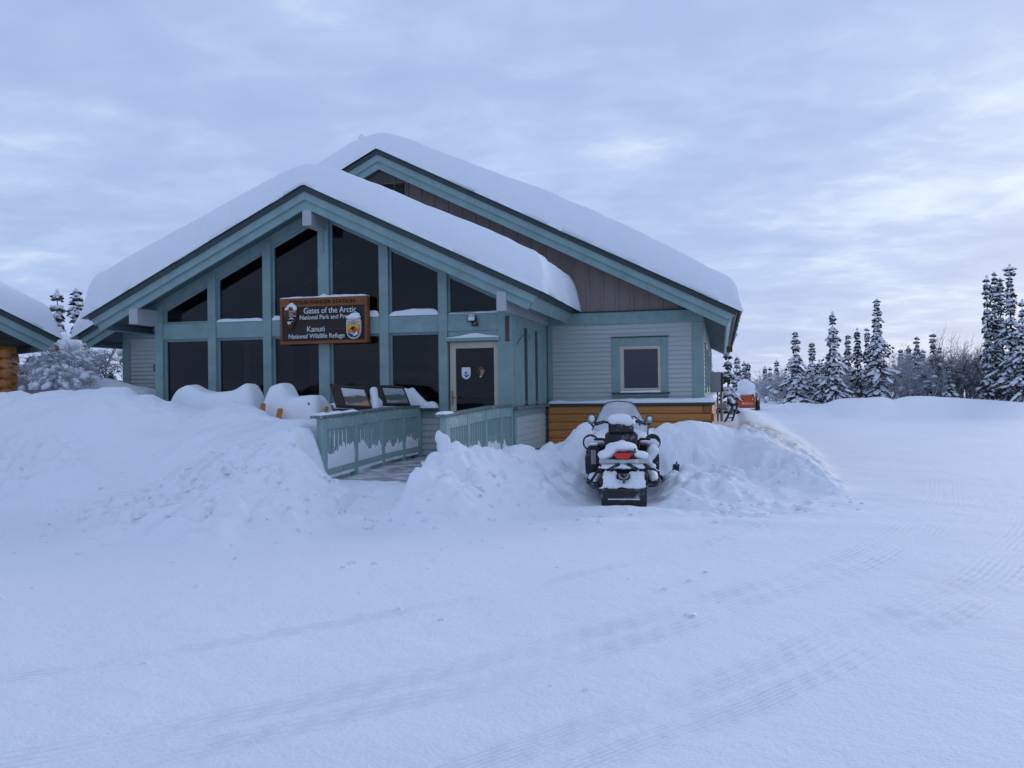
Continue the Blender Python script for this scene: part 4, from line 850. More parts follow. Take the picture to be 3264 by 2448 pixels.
# ------------------------------------------------------------------ log cabin at the left edge
CA = math.radians(59.7); CB = Vector((-13.491, 15.231, 0))
CABIN = root('log_cabin', CB, 'orange log cabin with green-edged snowy roof at the left edge', 'building', rz=CA)
EZ = 2.78; CR = dict(xr=-4.0, zr=EZ + 2.0 + .02, m=.5)
gable_roof(CR['xr'], CR['zr'], .5, -8.0, 0.0, 0.0, 9.0, .5, CABIN)
for k in range(13):
    zc = .10 + k * .205
    e1 = -.62 + rs.uniform(-.03, .03)
    tube('log', [(-7.2, .62, zc), (e1, .62, zc)], .108, LOGX, CABIN, 14)
    tube('log', [(-.86, .42 + rs.uniform(-.03, .03), zc - .09), (-.86, 8.2, zc - .09)], .108, LOGY, CABIN, 14)
prism('gable_wall', [(-7.2, 2.68), (-.80, 2.68), (-4.0, CR['zr'] - .35)], 'Y', .55, .7, wood_mat('dark_gable_wood', (.05, .035, .03), (.09, .065, .055), 0, False), CABIN)
box('wall_core', -7.1, -.95, .68, 8.1, 0, 2.7, DARKBOX, CABIN)
def turned(o, rz, at_):
    c = o.location.copy(); o.location = Matrix.Rotation(rz, 3, 'Z') @ c + at_; o.rotation_euler = (0, 0, rz); return o
o = pad('roof_snow', -8.15, .06, -.06, 9.05, lambda X, Y: CR['zr'] - .5 * np.abs(X + 4) + .004, lambda X, Y: .64 + .0 * X, .30, SNOW, None, .12, .08, .7, 12, Rx=.30, wob=.03)
turned(o, CA, CB); tag(o, 'bulging snow on the log cabin roof at the left edge', 'snow', None, 'stuff')

# ------------------------------------------------------------------ snowmobile
SMZ = gh(-1.243, 11.4)
SM = root('snowmobile', (-1.243, 11.13, .03), 'black touring snowmobile dusted with snow, seen from behind', 'snowmobile', rz=math.radians(7.5))
def bbox(name, x0, x1, y0, y1, z0, z1, mat, par=None, bev=.012): return box(name, x0, x1, y0, y1, z0, z1, mat, par or SM, bev)
tr = prism('track', [(.10, .03), (1.7, .02), (2.0, .10), (2.05, .22), (1.9, .30), (.2, .30), (.04, .20), (.04, .08)], 'X', -.25, .25, DARKGREY, SM, .02)
for k in range(14): box('track_lug', -.24, .24, .16 + k * .11, .19 + k * .11, .0, .03, BLACK, tr, .004)
prism('tunnel', [(.10, .30), (1.75, .30), (1.75, .52), (.22, .52), (.06, .40)], 'X', -.30, .30, BLACK, SM, .012)
fl_v = [(-.295, .0, .265), (.295, .0, .265), (.29, -.045, .13), (.285, -.03, .015), (-.285, -.03, .015), (-.29, -.045, .13)]
fl = mesh_obj('snow_flap', fl_v + [(x, y + .018, z) for x, y, z in fl_v], [(0, 1, 2, 5), (5, 2, 3, 4), (7, 6, 11, 8), (8, 11, 10, 9), (0, 6, 7, 1), (1, 7, 8, 2), (2, 8, 9, 3), (3, 9, 10, 4), (4, 10, 11, 5), (5, 11, 6, 0)], BLACK, SM)
box('flap_slot', -.205, .205, -.052, -.046, .128, .141, WHITEP, fl, .002); box('flap_rib', -.29, .29, -.012, .0, .235, .262, DARKGREY, fl, .004)
for sx_ in (-1, 1): quadbar('flap_rib', (sx_ * .28, -.030, .05), (sx_ * .286, -.012, .25), .02, .014, DARKGREY, fl)
pl = mesh_obj('bumper_plate', [(-.30, .005, .27), (.30, .005, .27), (.30, .15, .49), (-.30, .15, .49), (-.30, .04, .255), (.30, .04, .255), (.30, .18, .48), (-.30, .18, .48)], [(0, 1, 2, 3), (7, 6, 5, 4), (0, 4, 5, 1), (1, 5, 6, 2), (2, 6, 7, 3), (3, 7, 4, 0)], BLACK, SM)
for x in (-.22, -.14, .14, .22): quadbar('plate_rib', (x, .0, .285), (x, .12, .475), .025, .012, DARKGREY, pl)
bbox('upper_bumper_bar', -.31, .31, .10, .15, .495, .525, BLACK)
ht = bbox('hitch', -.06, .06, -.01, .12, .375, .46, BLACK); tube('hitch_loop', [(-.055, .0, .45), (-.05, -.05, .42), (0, -.06, .395), (.05, -.05, .42), (.055, 0, .45)], .014, METAL, ht, 8); box('hitch_pin', -.016, .016, -.07, -.04, .34, .42, BLACK, ht, .004)
bbox('rear_panel', -.30, .30, .12, .16, .50, .585, BLACK)
rk = bbox('rear_rack', -.315, .315, .085, .125, .580, .636, paint_mat('frosted_bar', (.42, .43, .44), .15, .5, frost=.6)); bbox('rack_side', -.315, -.29, .09, .55, .585, .63, BLACK, rk); bbox('rack_side', .29, .315, .09, .55, .585, .63, BLACK, rk)
for sx_ in (-1, 1):
    quadbar('rack_brace', (sx_ * .05, .09, .578), (sx_ * .19, .085, .505), .035, .035, BLACK, rk)
    quadbar('rack_post', (sx_ * .295, .10, .57), (sx_ * .30, .08, .30), .025, .03, BLACK, rk)
tube('side_bumper', [(.30, .10, .52), (.40, .16, .50), (.465, .3, .46), (.475, .3, .33), (.44, .26, .285), (.33, .12, .285)], .018, BLACK, SM, 8)
tube('side_bumper', [(-.30, .10, .52), (-.36, .2, .44), (-.43, .26, .33), (-.40, .2, .295), (-.32, .12, .30)], .018, BLACK, SM, 8)
# seat, tail light, backrest
st_ = prism('seat', [(.12, .50), (1.62, .50), (1.62, .72), (1.35, .76), (1.0, .74), (.92, .80), (.45, .80), (.25, .76), (.13, .66)], 'X', -.205, .205, DARKGREY, SM, .035)
tl = prism('tail_light', [(-.137, .715), (.128, .715), (.085, .66), (.06, .645), (-.075, .645), (-.10, .66)], 'Y', .085, .15, RED, SM, .006); box('light_rim', -.105, .092, .09, .15, .632, .646, BLACK, tl, .003)
br = bbox('backrest', -.185, .165, .80, .90, .93, 1.17, BLACK, None, .03); bbox('backrest_post', -.15, .13, .84, .90, .74, .95, DARKGREY, br); bbox('backrest_cushion', -.235, .22, .83, .96, .74, .955, DARKGREY, br, .04)
for sx_ in (-1, 1):
    tube('passenger_grip', [(sx_ * .215, .75, .74), (sx_ * .225, .73, .83), (sx_ * .25, .72, .862), (sx_ * .36, .71, .866), (sx_ * .385, .71, .862)], .020, BLACK, SM, 8)
# side bodywork
for sx_ in (-1, 1):
    sh = [(.34, .44), (.42, .38), (.50, .34), (.515, .40), (.52, .60), (.50, .70), (.45, .765), (.38, .775), (.335, .72), (.30, .60)]
    sp_ = prism('side_panel', [(sx_ * p[0], p[1]) for p in sh], 'Y', .95, 1.9, BLACK, SM, .02)
    if sx_ < 0: bbox('grey_label', -.435, -.365, .935, .948, .50, .70, GREYBOX, sp_, .002)
    bbox('running_board', sx_ * .30 if sx_ > 0 else -.49, .49 if sx_ > 0 else -.30, .35, 1.75, .285, .325, DARKGREY)
    gd = prism('hand_guard', [(sx_ * .44 + .118 * math.cos(a), .79 + .118 * math.sin(a)) for a in np.linspace(0, 2 * PI, 17)[:-1]], 'Y', 1.22, 1.245, BLACK, SM, .004)
    tube('guard_arm', [(sx_ * .25, 1.25, .68), (sx_ * .33, 1.25, .72), (sx_ * .40, 1.25, .76)], .02, BLACK, gd, 8)
# hood, windshield, bars, mirrors
hv, hf_ = [], []
for y, w, z0, z1 in ((1.55, .40, .40, .80), (1.9, .46, .36, .92), (2.3, .46, .30, .90), (2.7, .38, .28, .72), (2.95, .22, .30, .52)):
    for k in range(9):
        a = PI * k / 8; hv.append((w * math.cos(a), y, z0 + (z1 - z0) * (math.sin(a) ** .6)))
for i_ in range(4):
    for k in range(8): hf_.append((i_ * 9 + k, i_ * 9 + k + 1, (i_ + 1) * 9 + k + 1, (i_ + 1) * 9 + k))
hf_ += [tuple(range(9)), tuple(range(44, 35, -1))]; hf_ += [(i_ * 9 + 8, i_ * 9, (i_ + 1) * 9, (i_ + 1) * 9 + 8) for i_ in range(4)]
mesh_obj('hood', hv, hf_, BLACK, SM, True)
def screen_mat():
    m, t, b = mat_new('frosted_windshield'); lk(t, ramp(t, noise(t, coord(t), 3.5, 5, .6), [(.3, (.52, .54, .57)), (.7, (.76, .79, .84))]), b.inputs['Base Color']); b.inputs['Roughness'].default_value = .5; b.inputs['Alpha'].default_value = .70; return m
wp = [(-.43, .93), (-.365, 1.08), (-.275, 1.27), (-.19, 1.345), (-.02, 1.365), (.17, 1.345), (.25, 1.28), (.345, 1.10), (.42, .99), (.40, .80)]
def wy(x, z): return 2.12 + .0 * z - .9 * x * x + (1.0 - z) * .35 * -1
wpts = [(x, wy(x, z), z) for x, z in wp]
cpt = (0, wy(0, 1.0), 1.0); nW = len(wpts)
# curved sheet built from rings shrinking towards the middle
V, F_ = [], []
for ring in range(6):
    s_ = 1 - ring / 5
    for x, z in wp:
        xx, z2 = x * s_, .98 + (z - .98) * s_; V.append((xx, wy(xx, z2), z2))
for ring in range(5):
    for k in range(nW): F_.append((ring * nW + k, ring * nW + (k + 1) % nW, (ring + 1) * nW + (k + 1) % nW, (ring + 1) * nW + k))
ws = mesh_obj('windshield', V, F_, screen_mat(), SM, True)
sol = ws.modifiers.new('thick', 'SOLIDIFY'); sol.thickness = .006
tube('windshield_trim', wpts, .010, BLACK, ws, 6)
hb = tube('handlebar', [(-.36, 1.62, 1.04), (-.26, 1.68, 1.07), (-.12, 1.74, 1.04), (.0, 1.78, 1.02), (.12, 1.74, 1.04), (.20, 1.68, 1.08), (.30, 1.62, 1.04)], .017, BLACK, SM, 8)
for sx_ in (-1, 1): tube('grip', [(sx_ * .24, 1.69, 1.07), (sx_ * .37, 1.61, 1.035)], .026, BLACK, hb, 8)
tube('cable', [(.05, 1.72, 1.04), (.12, 1.70, 1.12), (.2, 1.72, 1.14), (.27, 1.76, 1.10), (.29, 1.9, 1.0)], .012, BLACK, hb, 6)
for x, z, r_ in ((-.44, 1.10, .075), (.445, 1.085, .062)):
    mr = prism('mirror', [(x + r_ * math.cos(a), z + r_ * 1.15 * math.sin(a)) for a in np.linspace(0, 2 * PI, 17)[:-1]], 'Y', 2.0, 2.05, BLACK, SM, .012)
    prism('mirror_glass', [(x + r_ * .82 * math.cos(a), z + r_ * .95 * math.sin(a)) for a in np.linspace(0, 2 * PI, 17)[:-1]], 'Y', 1.992, 1.999, GREYBOX, mr)
    tube('mirror_arm', [(x, 2.03, z - r_), (x * .93, 2.06, z - .13)], .018, BLACK, mr, 6)
for sx_, pts in ((-1, [(-.50, 1.6, .07), (-.52, 2.4, .06), (-.54, 2.9, .10), (-.55, 3.1, .25)]), (1, [(.60, 1.55, .06), (.70, 1.8, .08), (.78, 2.0, .18), (.83, 2.08, .30), (.84, 2.10, .37)])):
    v_, f_ = [], []
    for p in pts:
        for dx_, dz_ in ((-.05, 0), (.05, 0), (.05, .025), (-.05, .025)): v_.append((p[0] + dx_, p[1], p[2] + dz_))
    for i_ in range(len(pts) - 1):
        for k in range(4): f_.append((i_ * 4 + k, i_ * 4 + (k + 1) % 4, i_ * 4 + 4 + (k + 1) % 4, i_ * 4 + 4 + k))
    f_ += [(0, 1, 2, 3), tuple(len(pts) * 4 - 1 - k for k in range(4))]
    sk = mesh_obj('ski', v_, f_, BLACK, SM)
    tube('ski_loop', [(pts[-1][0], pts[-1][1], pts[-1][2]), (pts[-1][0], pts[-1][1] - .08, pts[-1][2] + .06), (pts[-2][0], pts[-2][1] - .1, pts[-2][2] + .05)], .014, BLACK, sk, 6); quadbar('ski_leg', (sx_ * .42, pts[1][1] - .1, .36), (pts[1][0], pts[1][1], .14), .05, .05, BLACK, sk)
def sled_snow(name, ells, label, vox=.022, amp=.012, seed=3, it=3):
    o_ = blobs(name, ells, SNOWR, None, vox, amp, it, 7, seed); turned(o_, math.radians(7.5), Vector((-1.243, 11.13, .03))); return tag(o_, label, 'snow', None, 'stuff')
sled_snow('seat_snow', [((-.02, .40, .775), (.215, .24, .075)), ((-.02, .36, .80), (.14, .15, .05)), ((-.21, .27, .69), (.13, .17, .06)), ((.22, .27, .68), (.12, .17, .055)), ((-.25, .18, .65), (.07, .07, .04)), ((.25, .18, .65), (.07, .07, .04))], 'mound of snow on the rear seat of the snowmobile')
sled_snow('backrest_snow', [((-.01, .84, 1.13), (.17, .075, .075)), ((-.12, .84, 1.12), (.075, .07, .08)), ((.09, .84, 1.10), (.085, .07, .075)), ((-.01, .86, 1.17), (.13, .06, .04)), ((.16, .9, 1.10), (.03, .05, .07))], 'block of snow on the snowmobile backrest')
pe = []
for x in np.arange(-.235, .27, .06):
    for u_ in (.12, .34, .58, .8):
        if abs(x) < .10 and u_ > .45: continue
        if rs.random() < .05: continue
        pe.append(((x + rs.uniform(-.015, .015), -.005 + .145 * u_, .275 + .215 * u_), (.048, .018, .034 + rs.uniform(0, .012))))
for x in np.arange(-.27, .28, .05): pe.append(((x, .115, .552 + rs.uniform(-.004, .006)), (.04, .012, .028)))
for x in np.arange(-.29, .30, .06): 
    if rs.random() < .85: pe.append(((x, .11, .532), (.045, .035, .020)))
    if rs.random() < .6: pe.append(((x, .005, .272), (.042, .018, .014)))
sled_snow('bumper_snow', pe, 'crusted snow on the rear bumper plate of the snowmobile', .014, .008, 6, 2)
sled_snow('hood_snow', [((0, 2.0, .86), (.42, .35, .10)), ((-.30, 1.55, .80), (.16, .4, .10)), ((.31, 1.5, .80), (.13, .4, .085)), ((-.10, 1.78, 1.02), (.12, .06, .05)), ((-.43, 1.99, 1.105), (.05, .03, .06)), ((.44, 1.985, 1.09), (.04, .03, .045)), ((.44, 1.205, .765), (.105, .025, .085)), ((-.44, 1.205, .785), (.105, .025, .10)), ((-.40, .97, .78), (.08, .05, .02)), ((.42, 1.0, .66), (.09, .10, .12)), ((.36, .95, .55), (.06, .08, .10)), ((.42, .9, .47), (.06, .08, .05))], 'snow on the hood, side panels and mirrors of the snowmobile', .02, .012, 7)
sled_snow('running_board_snow', [((-.39, .9, .33), (.08, .6, .06)), ((-.36, .5, .36), (.06, .25, .06)), ((.40, .8, .36), (.075, .5, .09)), ((.385, .45, .38), (.06, .16, .09)), ((-.03, .13, .615), (.25, .04, .016)), ((.74, 1.80, .20), (.14, .16, .09)), ((.80, 1.98, .26), (.09, .08, .06)), ((-.15, .70, .80), (.05, .06, .02)), ((0.0, .70, .84), (.05, .05, .015))], 'snow on the running boards and ski of the snowmobile', .02, .014, 8)

# ------------------------------------------------------------------ skid-steer loader far behind
LX, LY, LZ, LS = 1.14, 42.4, .56, .91
LO = root('skid_steer_loader', (LX, LY, LZ), 'orange skid-steer loader under a tall snow cap, right of the station wall', 'loader')
def lb(name, x0, x1, y0, y1, z0, z1, mat, par=None, bev=.02): return box(name, LX + x0 * LS, LX + x1 * LS, LY + y0 * LS, LY + y1 * LS, LZ + z0 * LS, LZ + z1 * LS, mat, par or LO, bev)
lb('tailgate', -.43, .43, -.4, -.1, .05, .62, ORANGE); lb('body', -.49, .49, -.099, 1.6, 0, .6, GREYBOX); lb('cab', -.41, .41, .3, 1.4, .6, 1.2, DARKGREY)
for x in (-.31, .31):
    l_ = lb('tail_lamp', x - .07, x + .07, -.415, -.4, .38, .51, BLACK, None, .004); lb('lamp_glass', x - .035, x + .035, -.422, -.416, .42, .49, WHITEP, l_, .002)
text_obj('lettering', 'Bobcat', .15, .003, (LX - .2, LY - .41 * LS, LZ + .18), WHITEP, LO, .50)
for x in (-.70, .49):
    for y in (.15, 1.2): tube('wheel', [(LX + x * LS, LY + y * LS, LZ + .07), (LX + (x + .2) * LS, LY + y * LS, LZ + .07)], .31, BLACK, LO, 16)
for x in (-.6, .55): quadbar('loader_arm', (LX + x * LS, LY, LZ + .64), (LX + x * LS, LY + 1.7, LZ + .36), .09, .15, GREYBOX, LO)
o = blobs('loader_snow', [((LX - .02, LY + .05, 1.42), (.40, .45, .38)), ((LX - .09, LY + .1, 1.66), (.31, .4, .27)), ((LX + .14, LY + .1, 1.52), (.31, .4, .28)), ((LX, LY - .12, 1.27), (.42, .24, .14)), ((LX - .56, LY + .15, .95), (.14, .45, .4))], SNOW, None, .05, .05, 4, 2, 4); tag(o, 'tall cap of snow on the orange loader', 'snow', None, 'stuff')
# ------------------------------------------------------------------ spruces, shrubs, distant wood
def needle_mat(name, a, b_):
    m, t, b = mat_new(name); v = N(t, 'ShaderNodeNewGeometry').outputs['Position']
    c = ramp(t, noise(t, v, 5, 3, .6), [(.3, a), (.7, b_)])
    fr = ramp(t, noise(t, v, 7.0, 4, .7), [(.46, (0, 0, 0)), (.70, (.62,) * 3)]); c = mixc(t, fr, c, (.60, .63, .68))
    lk(t, c, b.inputs['Base Color']); b.inputs['Roughness'].default_value = .8; b.inputs['Specular IOR Level'].default_value = .15; return m
NEEDLE = needle_mat('spruce_needles', (.030, .035, .033), (.066, .062, .054))
BARK = paint_mat('spruce_bark', (.07, .052, .045), .3, .9)
TREESNOW = snow_mat('tree_snow', .4, (.80, .83, .88))
FROST = paint_mat('frosted_twigs', (.42, .42, .45), .25, .9)
FROSTD = paint_mat('dark_twigs', (.12, .10, .10), .3, .9)
def blob_vf(V, F, c, rx, ry, rz, r, ang=0.0, tilt=0.0):
    b0 = len(V); ca, sa = math.cos(ang), math.sin(ang)
    for lat, rad in ((-.55, .72), (.05, 1.0), (.62, .68)):
        for k in range(6):
            a = k * PI / 3 + lat; q = rad * r.uniform(.78, 1.2); lx, ly = rx * q * math.cos(a), ry * q * math.sin(a)
            V.append((c[0] + lx * ca - ly * sa, c[1] + lx * sa + ly * ca, c[2] + rz * lat + lx * tilt))
    V.append((c[0], c[1], c[2] + rz)); V.append((c[0], c[1], c[2] - rz * .8))
    for l in range(2):
        for k in range(6): F.append((b0 + l * 6 + k, b0 + l * 6 + (k + 1) % 6, b0 + l * 6 + 6 + (k + 1) % 6, b0 + l * 6 + 6 + k))
    for k in range(6): F.append((b0 + 12 + k, b0 + 12 + (k + 1) % 6, b0 + 18)); F.append((b0 + (k + 1) % 6, b0 + k, b0 + 19))
def spruce_meshes(H, R, seed, snow=.55, taper=.75, ball=False, dens=1.0):
    r = random.Random(seed); NV, NF, SV, SF = [], [], [], []
    nl = max(12, int(H / .11 * dens)); z0 = .04 * H
    def tuft(p, d, L, w):
        """a flat spray of needles: three crossing blades along a twig"""
        d = Vector(d).normalized(); s = d.cross(Vector((0, 0, 1)));
        if s.length < .1: s = Vector((1, 0, 0))
        s.normalize(); u = s.cross(d)
        for a in (0, 1.1, 2.1):
            q = (s * math.cos(a) + u * math.sin(a)) * w; b0 = len(NV)
            for k, (t_, ww) in enumerate(((0, .35), (.45, 1.0), (1.0, .12))):
                c = p + d * (L * t_); NV.append(tuple(c + q * ww * r.uniform(.7, 1.2))); NV.append(tuple(c - q * ww * r.uniform(.7, 1.2)))
            NF.append((b0, b0 + 1, b0 + 3, b0 + 2)); NF.append((b0 + 2, b0 + 3, b0 + 5, b0 + 4))
    for i in range(nl):
        t_ = min(.995, (i + r.uniform(-1.2, 1.4)) / nl); t_ = max(0, t_); z = z0 + (H - z0) * t_ * .985
        rad = R * (1 - t_) ** taper * (.82 + .36 * math.sin(t_ * 23 + seed)) * (1 if not (ball and .86 < t_ < .93) else .25)
        if ball and t_ > .93: rad = R * .30
        rad = max(rad, .07)
        nb = max(3, int(3.5 + 4.5 * min(1, rad / .5)))
        a0 = r.random() * 6.28
        for k in range(nb):
            a = a0 + 2 * PI * k / nb + r.uniform(-.3, .3); L = rad * (r.choice((.45, .7, .9, 1.0, 1.1, 1.3)) if t_ < .6 else r.uniform(.6, 1.15)); droop = r.uniform(.35, .85) if t_ < .85 else r.uniform(-.2, .4)
            d = Vector((math.cos(a), math.sin(a), 0)); p0 = Vector((0, 0, z)); n_ = max(1, int(L / .16))
            for q in range(n_ + 1):
                f = (q + .3) / (n_ + 1); p = p0 + d * (L * f) + Vector((0, 0, -droop * L * f * f * 1.1 + .03 * L))
                dd = d + Vector((r.uniform(-.55, .55), r.uniform(-.55, .55), -droop * f * 1.6 + r.uniform(-.3, .2)))
                tuft(p, dd, r.uniform(.12, .21), r.uniform(.035, .065))
            for rep in range(2):
                if r.random() > snow: continue
                f = r.uniform(.3, 1.0); p = p0 + d * (L * f) + Vector((0, 0, -droop * L * f * f + .055 + .03 * r.random()))
                blob_vf(SV, SF, p, max(.06, L * r.uniform(.14, .40)), r.uniform(.05, .13) * (1 + .6 * L), r.uniform(.03, .075), r, a + r.uniform(-.4, .4), -droop * f * 1.1)
    blob_vf(SV, SF, (0, 0, H - .03), .075, .075, .10, r)
    return NV, NF, SV, SF
TREES = []
def spruce(x, y, H, R, seed, label, group=None, snow=.55, taper=.75, ball=False, z=None, dens=1.0, lean=0):
    z = gh(x, y) - .1 if z is None else z; H = H + max(0, .9 - z)
    T_ = root('spruce_tree', (x, y, z), label, 'tree', group, rz=seed * 1.7)
    nv, nf, sv, sf = spruce_meshes(H, R, seed, snow, taper, ball, dens)
    tube('trunk', [(0, 0, 0), (0, 0, H * .5), (.02, 0, H * .97)], [.035 + .012 * H, .02 + .006 * H, .008], BARK, T_, 7)
    mesh_obj('crown', nv, nf, NEEDLE, T_, False, False); tag(mesh_obj('crown_snow', sv, sf, TREESNOW, T_, True, False), kind='stuff')
    TREES.append(T_); return T_
G = 'spruces beyond the far snow berm'
LST = [(.26, 35.05, 1.97, .40, 'snowy spruce close behind the right corner of the station', .75), (.94, 53.74, 2.46, .40, 'narrow spruce directly behind the orange loader', .7), (1.56, 62.13, 2.41, .26, None, .6), (1.85, 62.2, 2.3, .26, None, .6), (3.28, 68.72, 2.22, .34, None, .6), (3.76, 70.9, 2.17, .30, None, .6), (4.02, 66.84, 2.61, .36, None, .6),
       (3.98, 49.33, 3.59, .80, 'broad bushy spruce first right of the orange loader', .62), (5.15, 52.7, 3.17, .52, 'blunt-topped spruce second from the loader side', .62), (5.35, 50.7, 2.1, .46, 'low snow-heavy spruce left of the second tallest mid spruce', .8), (5.84, 48.75, 4.61, .82, 'second tallest spruce of the middle group, pointed top', .6), (7.48, 55.33, 3.68, .50, 'slim spruce left of the pair beside the tallest mid spruce', .55), (7.58, 52.26, 3.9, .56, 'dark slim spruce touching the tallest mid spruce on its left', .42), (9.28, 59.88, 4.34, .4, 'far slim spruce half hidden behind the tallest mid spruce', .5), (8.33, 50.38, 5.35, .92, 'tallest spruce of the middle group with a bare forked twig on top', .62),
       (12.22, 64.72, 3.08, .36, None, .6), (11.04, 56.2, 3.0, .52, 'rounded snowy spruce left of the two slender dark ones', .75), (11.1, 54.15, 3.42, .48, 'slender dark spruce between two snowier ones', .45), (13.27, 62.92, 2.98, .36, None, .6), (12.25, 55.46, 3.63, .46, 'slender spruce with a knob of needles at its tip', .6), (14.37, 63.19, 3.16, .36, None, .6), (12.39, 52.42, 1.68, .52, 'short wide spruce in front of the grey thicket', .75),
       (14.77, 49.88, 6.88, .78, 'tall spruce with a ball-shaped tip at the right edge', .6), (15.04, 48.93, 4.94, .78, 'spruce cut by the right edge of the picture', .6)]
for i, (x, y, H, R, lb, sn) in enumerate(LST):
    spruce(x, y, H, R * 1.22, 100 + i, lb or 'small distant spruce in the row far behind', G if lb else 'small distant spruces', sn, .82 if R > .5 else .68, lb is not None and 'ball-shaped' in lb, dens=1.0 if H > 3 else .9)
# the three-topped spruce is one clump: three stems from one foot
t3 = root('spruce_tree', (14.35, 51.1, .75), 'tall dark three-topped spruce near the right edge', 'tree', G, rz=0.0)
for (dx_, dy_, H, R, sd_) in ((-.43, -.3, 6.6, .48, 201), (.03, 0, 6.8, .62, 202), (.40, .35, 6.5, .42, 203)):
    nv, nf, sv, sf = spruce_meshes(H, R, sd_, .45, .55); tr3 = lambda v: [(p[0] + dx_, p[1] + dy_, p[2]) for p in v]
    tube('trunk', [(dx_ * .3, dy_ * .3, 0), (dx_, dy_, H * .4), (dx_, dy_, H * .97)], [.12, .06, .01], BARK, t3, 7); mesh_obj('crown', tr3(nv), nf, NEEDLE, t3, False, False); tag(mesh_obj('crown_snow', tr3(sv), sf, TREESNOW, t3, True, False), kind='stuff')
top_t = [q for q in TREES if 'forked twig' in q['label']][0]
tube('forked_twig', [(0, 0, 5.4), (.02, 0, 5.62), (.16, .05, 5.72)], .012, BARK, top_t, 5); tube('forked_twig', [(.02, 0, 5.62), (-.13, -.05, 5.70)], .010, BARK, top_t, 5)
# gap on the left: a twin-topped spruce and laden bushes
spruce(-20.3, 22.9, 4.0, .62, 301, 'snow-plastered spruce in the gap left of the station', 'trees in the left gap', .9, .55); spruce(-19.85, 23.2, 4.05, .42, 302, 'slim spruce top beside the left eave of the station', 'trees in the left gap', .85, .4)

def shrub_vf(H, W, n, seed, thick=.010):
    r = random.Random(seed); V, F = [], []
    def stem(p, d, L, rad, depth):
        pts = [p]; q = p
        for k in range(3):
            d = (d + Vector((r.uniform(-.28, .28), r.uniform(-.28, .28), r.uniform(-.12, .10) - .05 * depth))).normalized(); q = q + d * (L / 3); pts.append(q)
            if depth < 3:
                for b in range(2 if depth < 2 else 1):
                    if r.random() < .8: stem(q, (d + Vector((r.uniform(-.9, .9), r.uniform(-.9, .9), r.uniform(-.1, .4)))).normalized(), L * r.uniform(.4, .65), rad * .6, depth + 1)
        v, f = tube_vf(pts, [rad, rad * .8, rad * .6, rad * .35], 3, False); b0 = len(V); V.extend(v); F.extend([tuple(i + b0 for i in ff) for ff in f])
    for k in range(n):
        a = r.random() * 6.28; s = r.random() ** .5
        stem(Vector((math.cos(a) * W * .35 * s, math.sin(a) * W * .35 * s, 0)), Vector((math.cos(a) * .5 * s, math.sin(a) * .5 * s, 1)), H * r.uniform(.45, .75), thick * 1.6, 0)
    return V, F
SHM = []
for i in range(4):
    v, f = shrub_vf(1.0, 1.0, 7, 400 + i, .011); me = bpy.data.meshes.new('shrub_twigs'); me.from_pydata(v, [], f); me.update(); SHM.append(me)
def shrub(x, y, H, W, i, label, group, mat=FROST, z=None, snow=0, seed=0, bs=1.0):
    z = gh(x, y) - .05 if z is None else z; r = random.Random(seed * 31 + i)
    S_ = root('frosted_shrub', (x, y, z), label, 'shrub', group, rz=r.random() * 6)
    me = SHM[i % 4]; key = me.name + mat.name
    m2 = bpy.data.meshes.get(key)
    if m2 is None: m2 = me.copy(); m2.name = key; m2.materials.clear(); m2.materials.append(mat)
    o_ = bpy.data.objects.new('twigs', m2); COL.objects.link(o_); o_.parent = S_; o_.scale = (W, W, H)
    if snow:
        V, F = [], []
        for k in range(snow):
            a = r.random() * 6.28; s = r.random() ** .6 * W * .55; zc = H * r.uniform(.25, .95) * (1 - .35 * s / W)
            blob_vf(V, F, (math.cos(a) * s, math.sin(a) * s, zc), r.uniform(.06, .20) * (.6 + .4 * W) * bs * r.choice((.6, 1, 1.5)), r.uniform(.05, .13) * (.6 + .4 * W) * bs, r.uniform(.04, .10) * bs, r, a, r.uniform(-.5, .1))
        tag(mesh_obj('shrub_snow', V, F, TREESNOW, S_, True, False), kind='stuff')
    return S_
r6 = random.Random(66)
for k in range(72):
    x = 2.2 + 13.2 * k / 71 + r6.uniform(-.3, .3); y = r6.uniform(51, 60) + .13 * x; big = 1.0 if x < 9.5 else 1.45
    shrub(x * (y / 54), y, r6.uniform(1.2, 1.9) * big, r6.uniform(1.4, 2.2), k, 'grey frosted thicket shrub among the far spruces', 'frosted shrubs among the spruces', FROST, None, 6, k)
for k in range(8):
    x = 12.6 + .35 * k; shrub(x, 52.2 + r6.uniform(-.8, 2.5), r6.uniform(2.2, 3.3), 1.7, k, 'tall leafless frosted birch beside the three-topped spruce', 'tall frosted birches', FROST if k % 2 else FROSTD, None, 5, k + 90)
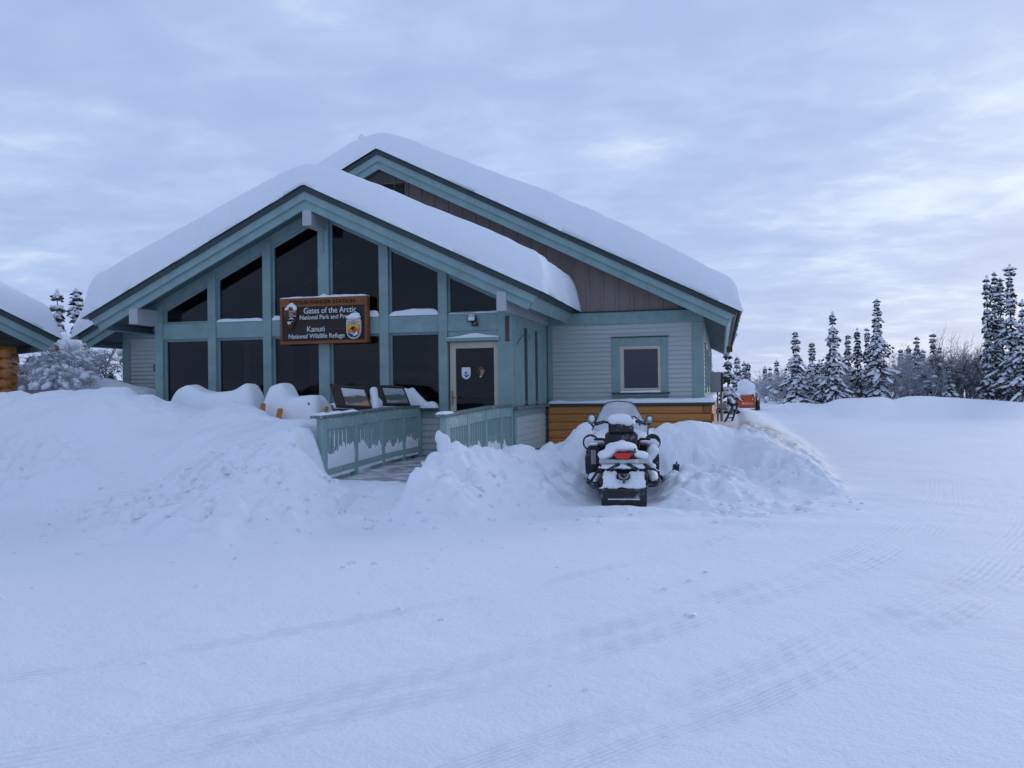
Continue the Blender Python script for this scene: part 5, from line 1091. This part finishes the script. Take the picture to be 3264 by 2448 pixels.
# laden bushes between cabin and station
for k, (x, y, H, W, sn, dk, lb) in enumerate([(-17.3, 19.6, 1.5, 1.6, 46, 0, 'snow-bowed bush just right of the log cabin'), (-16.6, 18.2, .9, 1.5, 40, 0, 'low snow-covered bush in front of the snow-capped post'), (-15.6, 19.8, 1.4, 1.3, 22, 1, 'dark snow-flecked bush left of the station wall'), (-15.0, 20.6, 1.5, 1.2, 18, 1, 'dark snow-flecked bush touching the station wall'), (-18.2, 21.5, 1.7, 1.5, 40, 1, 'taller snow-clotted bush behind the snow-capped post')]):
    shrub(x, y, H, W, k, lb, 'bushes in the left gap', FROSTD if dk else FROST, 1.55 if k != 1 else 1.6, sn, k + 50)
for k, (x, y, z_, lb) in enumerate([(-12.85, 11.9 + 2.6, 1.45, 'snow-smothered bush low against the cabin corner'), (-14.0, 15.9, 1.75, 'rounded snow-smothered bush right of the cabin corner'), (-14.6, 16.9, 1.8, 'frosted bush between the cabin eave and the snow-capped post')]):
    shrub(x, y, .85, 1.25, k + 1, lb, 'bushes in the left gap', FROST, z_, 95, k + 70, .72)
# post with a big snow cap
PO = root('snow_capped_post', (-16.35, 18.66, 1.5), 'grey wooden post under a tall mushroom of snow in the left gap', 'post'); quadbar('post', (-16.48, 18.66, 1.2), (-16.46, 18.66, 2.85), .17, .17, paint_mat('grey_post', (.13, .12, .11), .3, .9), PO)
o = blobs('post_cap_snow', [((-16.36, 18.62, 3.02), (.26, .26, .20)), ((-16.12, 18.6, 2.85), (.27, .26, .26)), ((-16.0, 18.62, 2.5), (.17, .2, .36)), ((-16.08, 18.62, 2.2), (.13, .16, .3))], SNOW, None, .04, .03, 4, 3, 7); tag(o, 'tall mushroom of snow on the grey post in the left gap', 'snow', None, 'stuff')
# the far wood reads as one mass
FV, FF, FS, FSF = [], [], [], []
r7 = random.Random(77); protos = [spruce_meshes(1.0 * 3.0, .42, 500 + i, .6, .55, dens=.55) for i in range(4)]
for k in range(150):
    u = k / 149; az = math.radians(-4 + 0) ; D = r7.uniform(72, 125); ang = math.radians(13.7) - math.radians(10 + 26 * r7.random()) if k < 110 else math.radians(13.7) + math.radians(20 + 14 * r7.random())
    x = -math.sin(ang) * D; y = math.cos(ang) * D; s = r7.uniform(.55, 1.05) * D / 90
    nv, nf, sv, sf = protos[k % 4]; b0 = len(FV); FV.extend([(p[0] * s + x, p[1] * s + y, p[2] * s + .9) for p in nv]); FF.extend([tuple(i + b0 for i in q) for q in nf])
    b0 = len(FS); FS.extend([(p[0] * s + x, p[1] * s + y, p[2] * s + .9) for p in sv]); FSF.extend([tuple(i + b0 for i in q) for q in sf])
WD = root('far_wood', (20, 90, .9), 'far snowy spruce wood along the horizon', 'wood', None, None, 'stuff')
a_ = mesh_obj('crowns', FV, FF, NEEDLE, WD, False, False); b_ = mesh_obj('crown_snow', FS, FSF, TREESNOW, WD, True, False); tag(a_, kind='stuff'); tag(b_, kind='stuff')
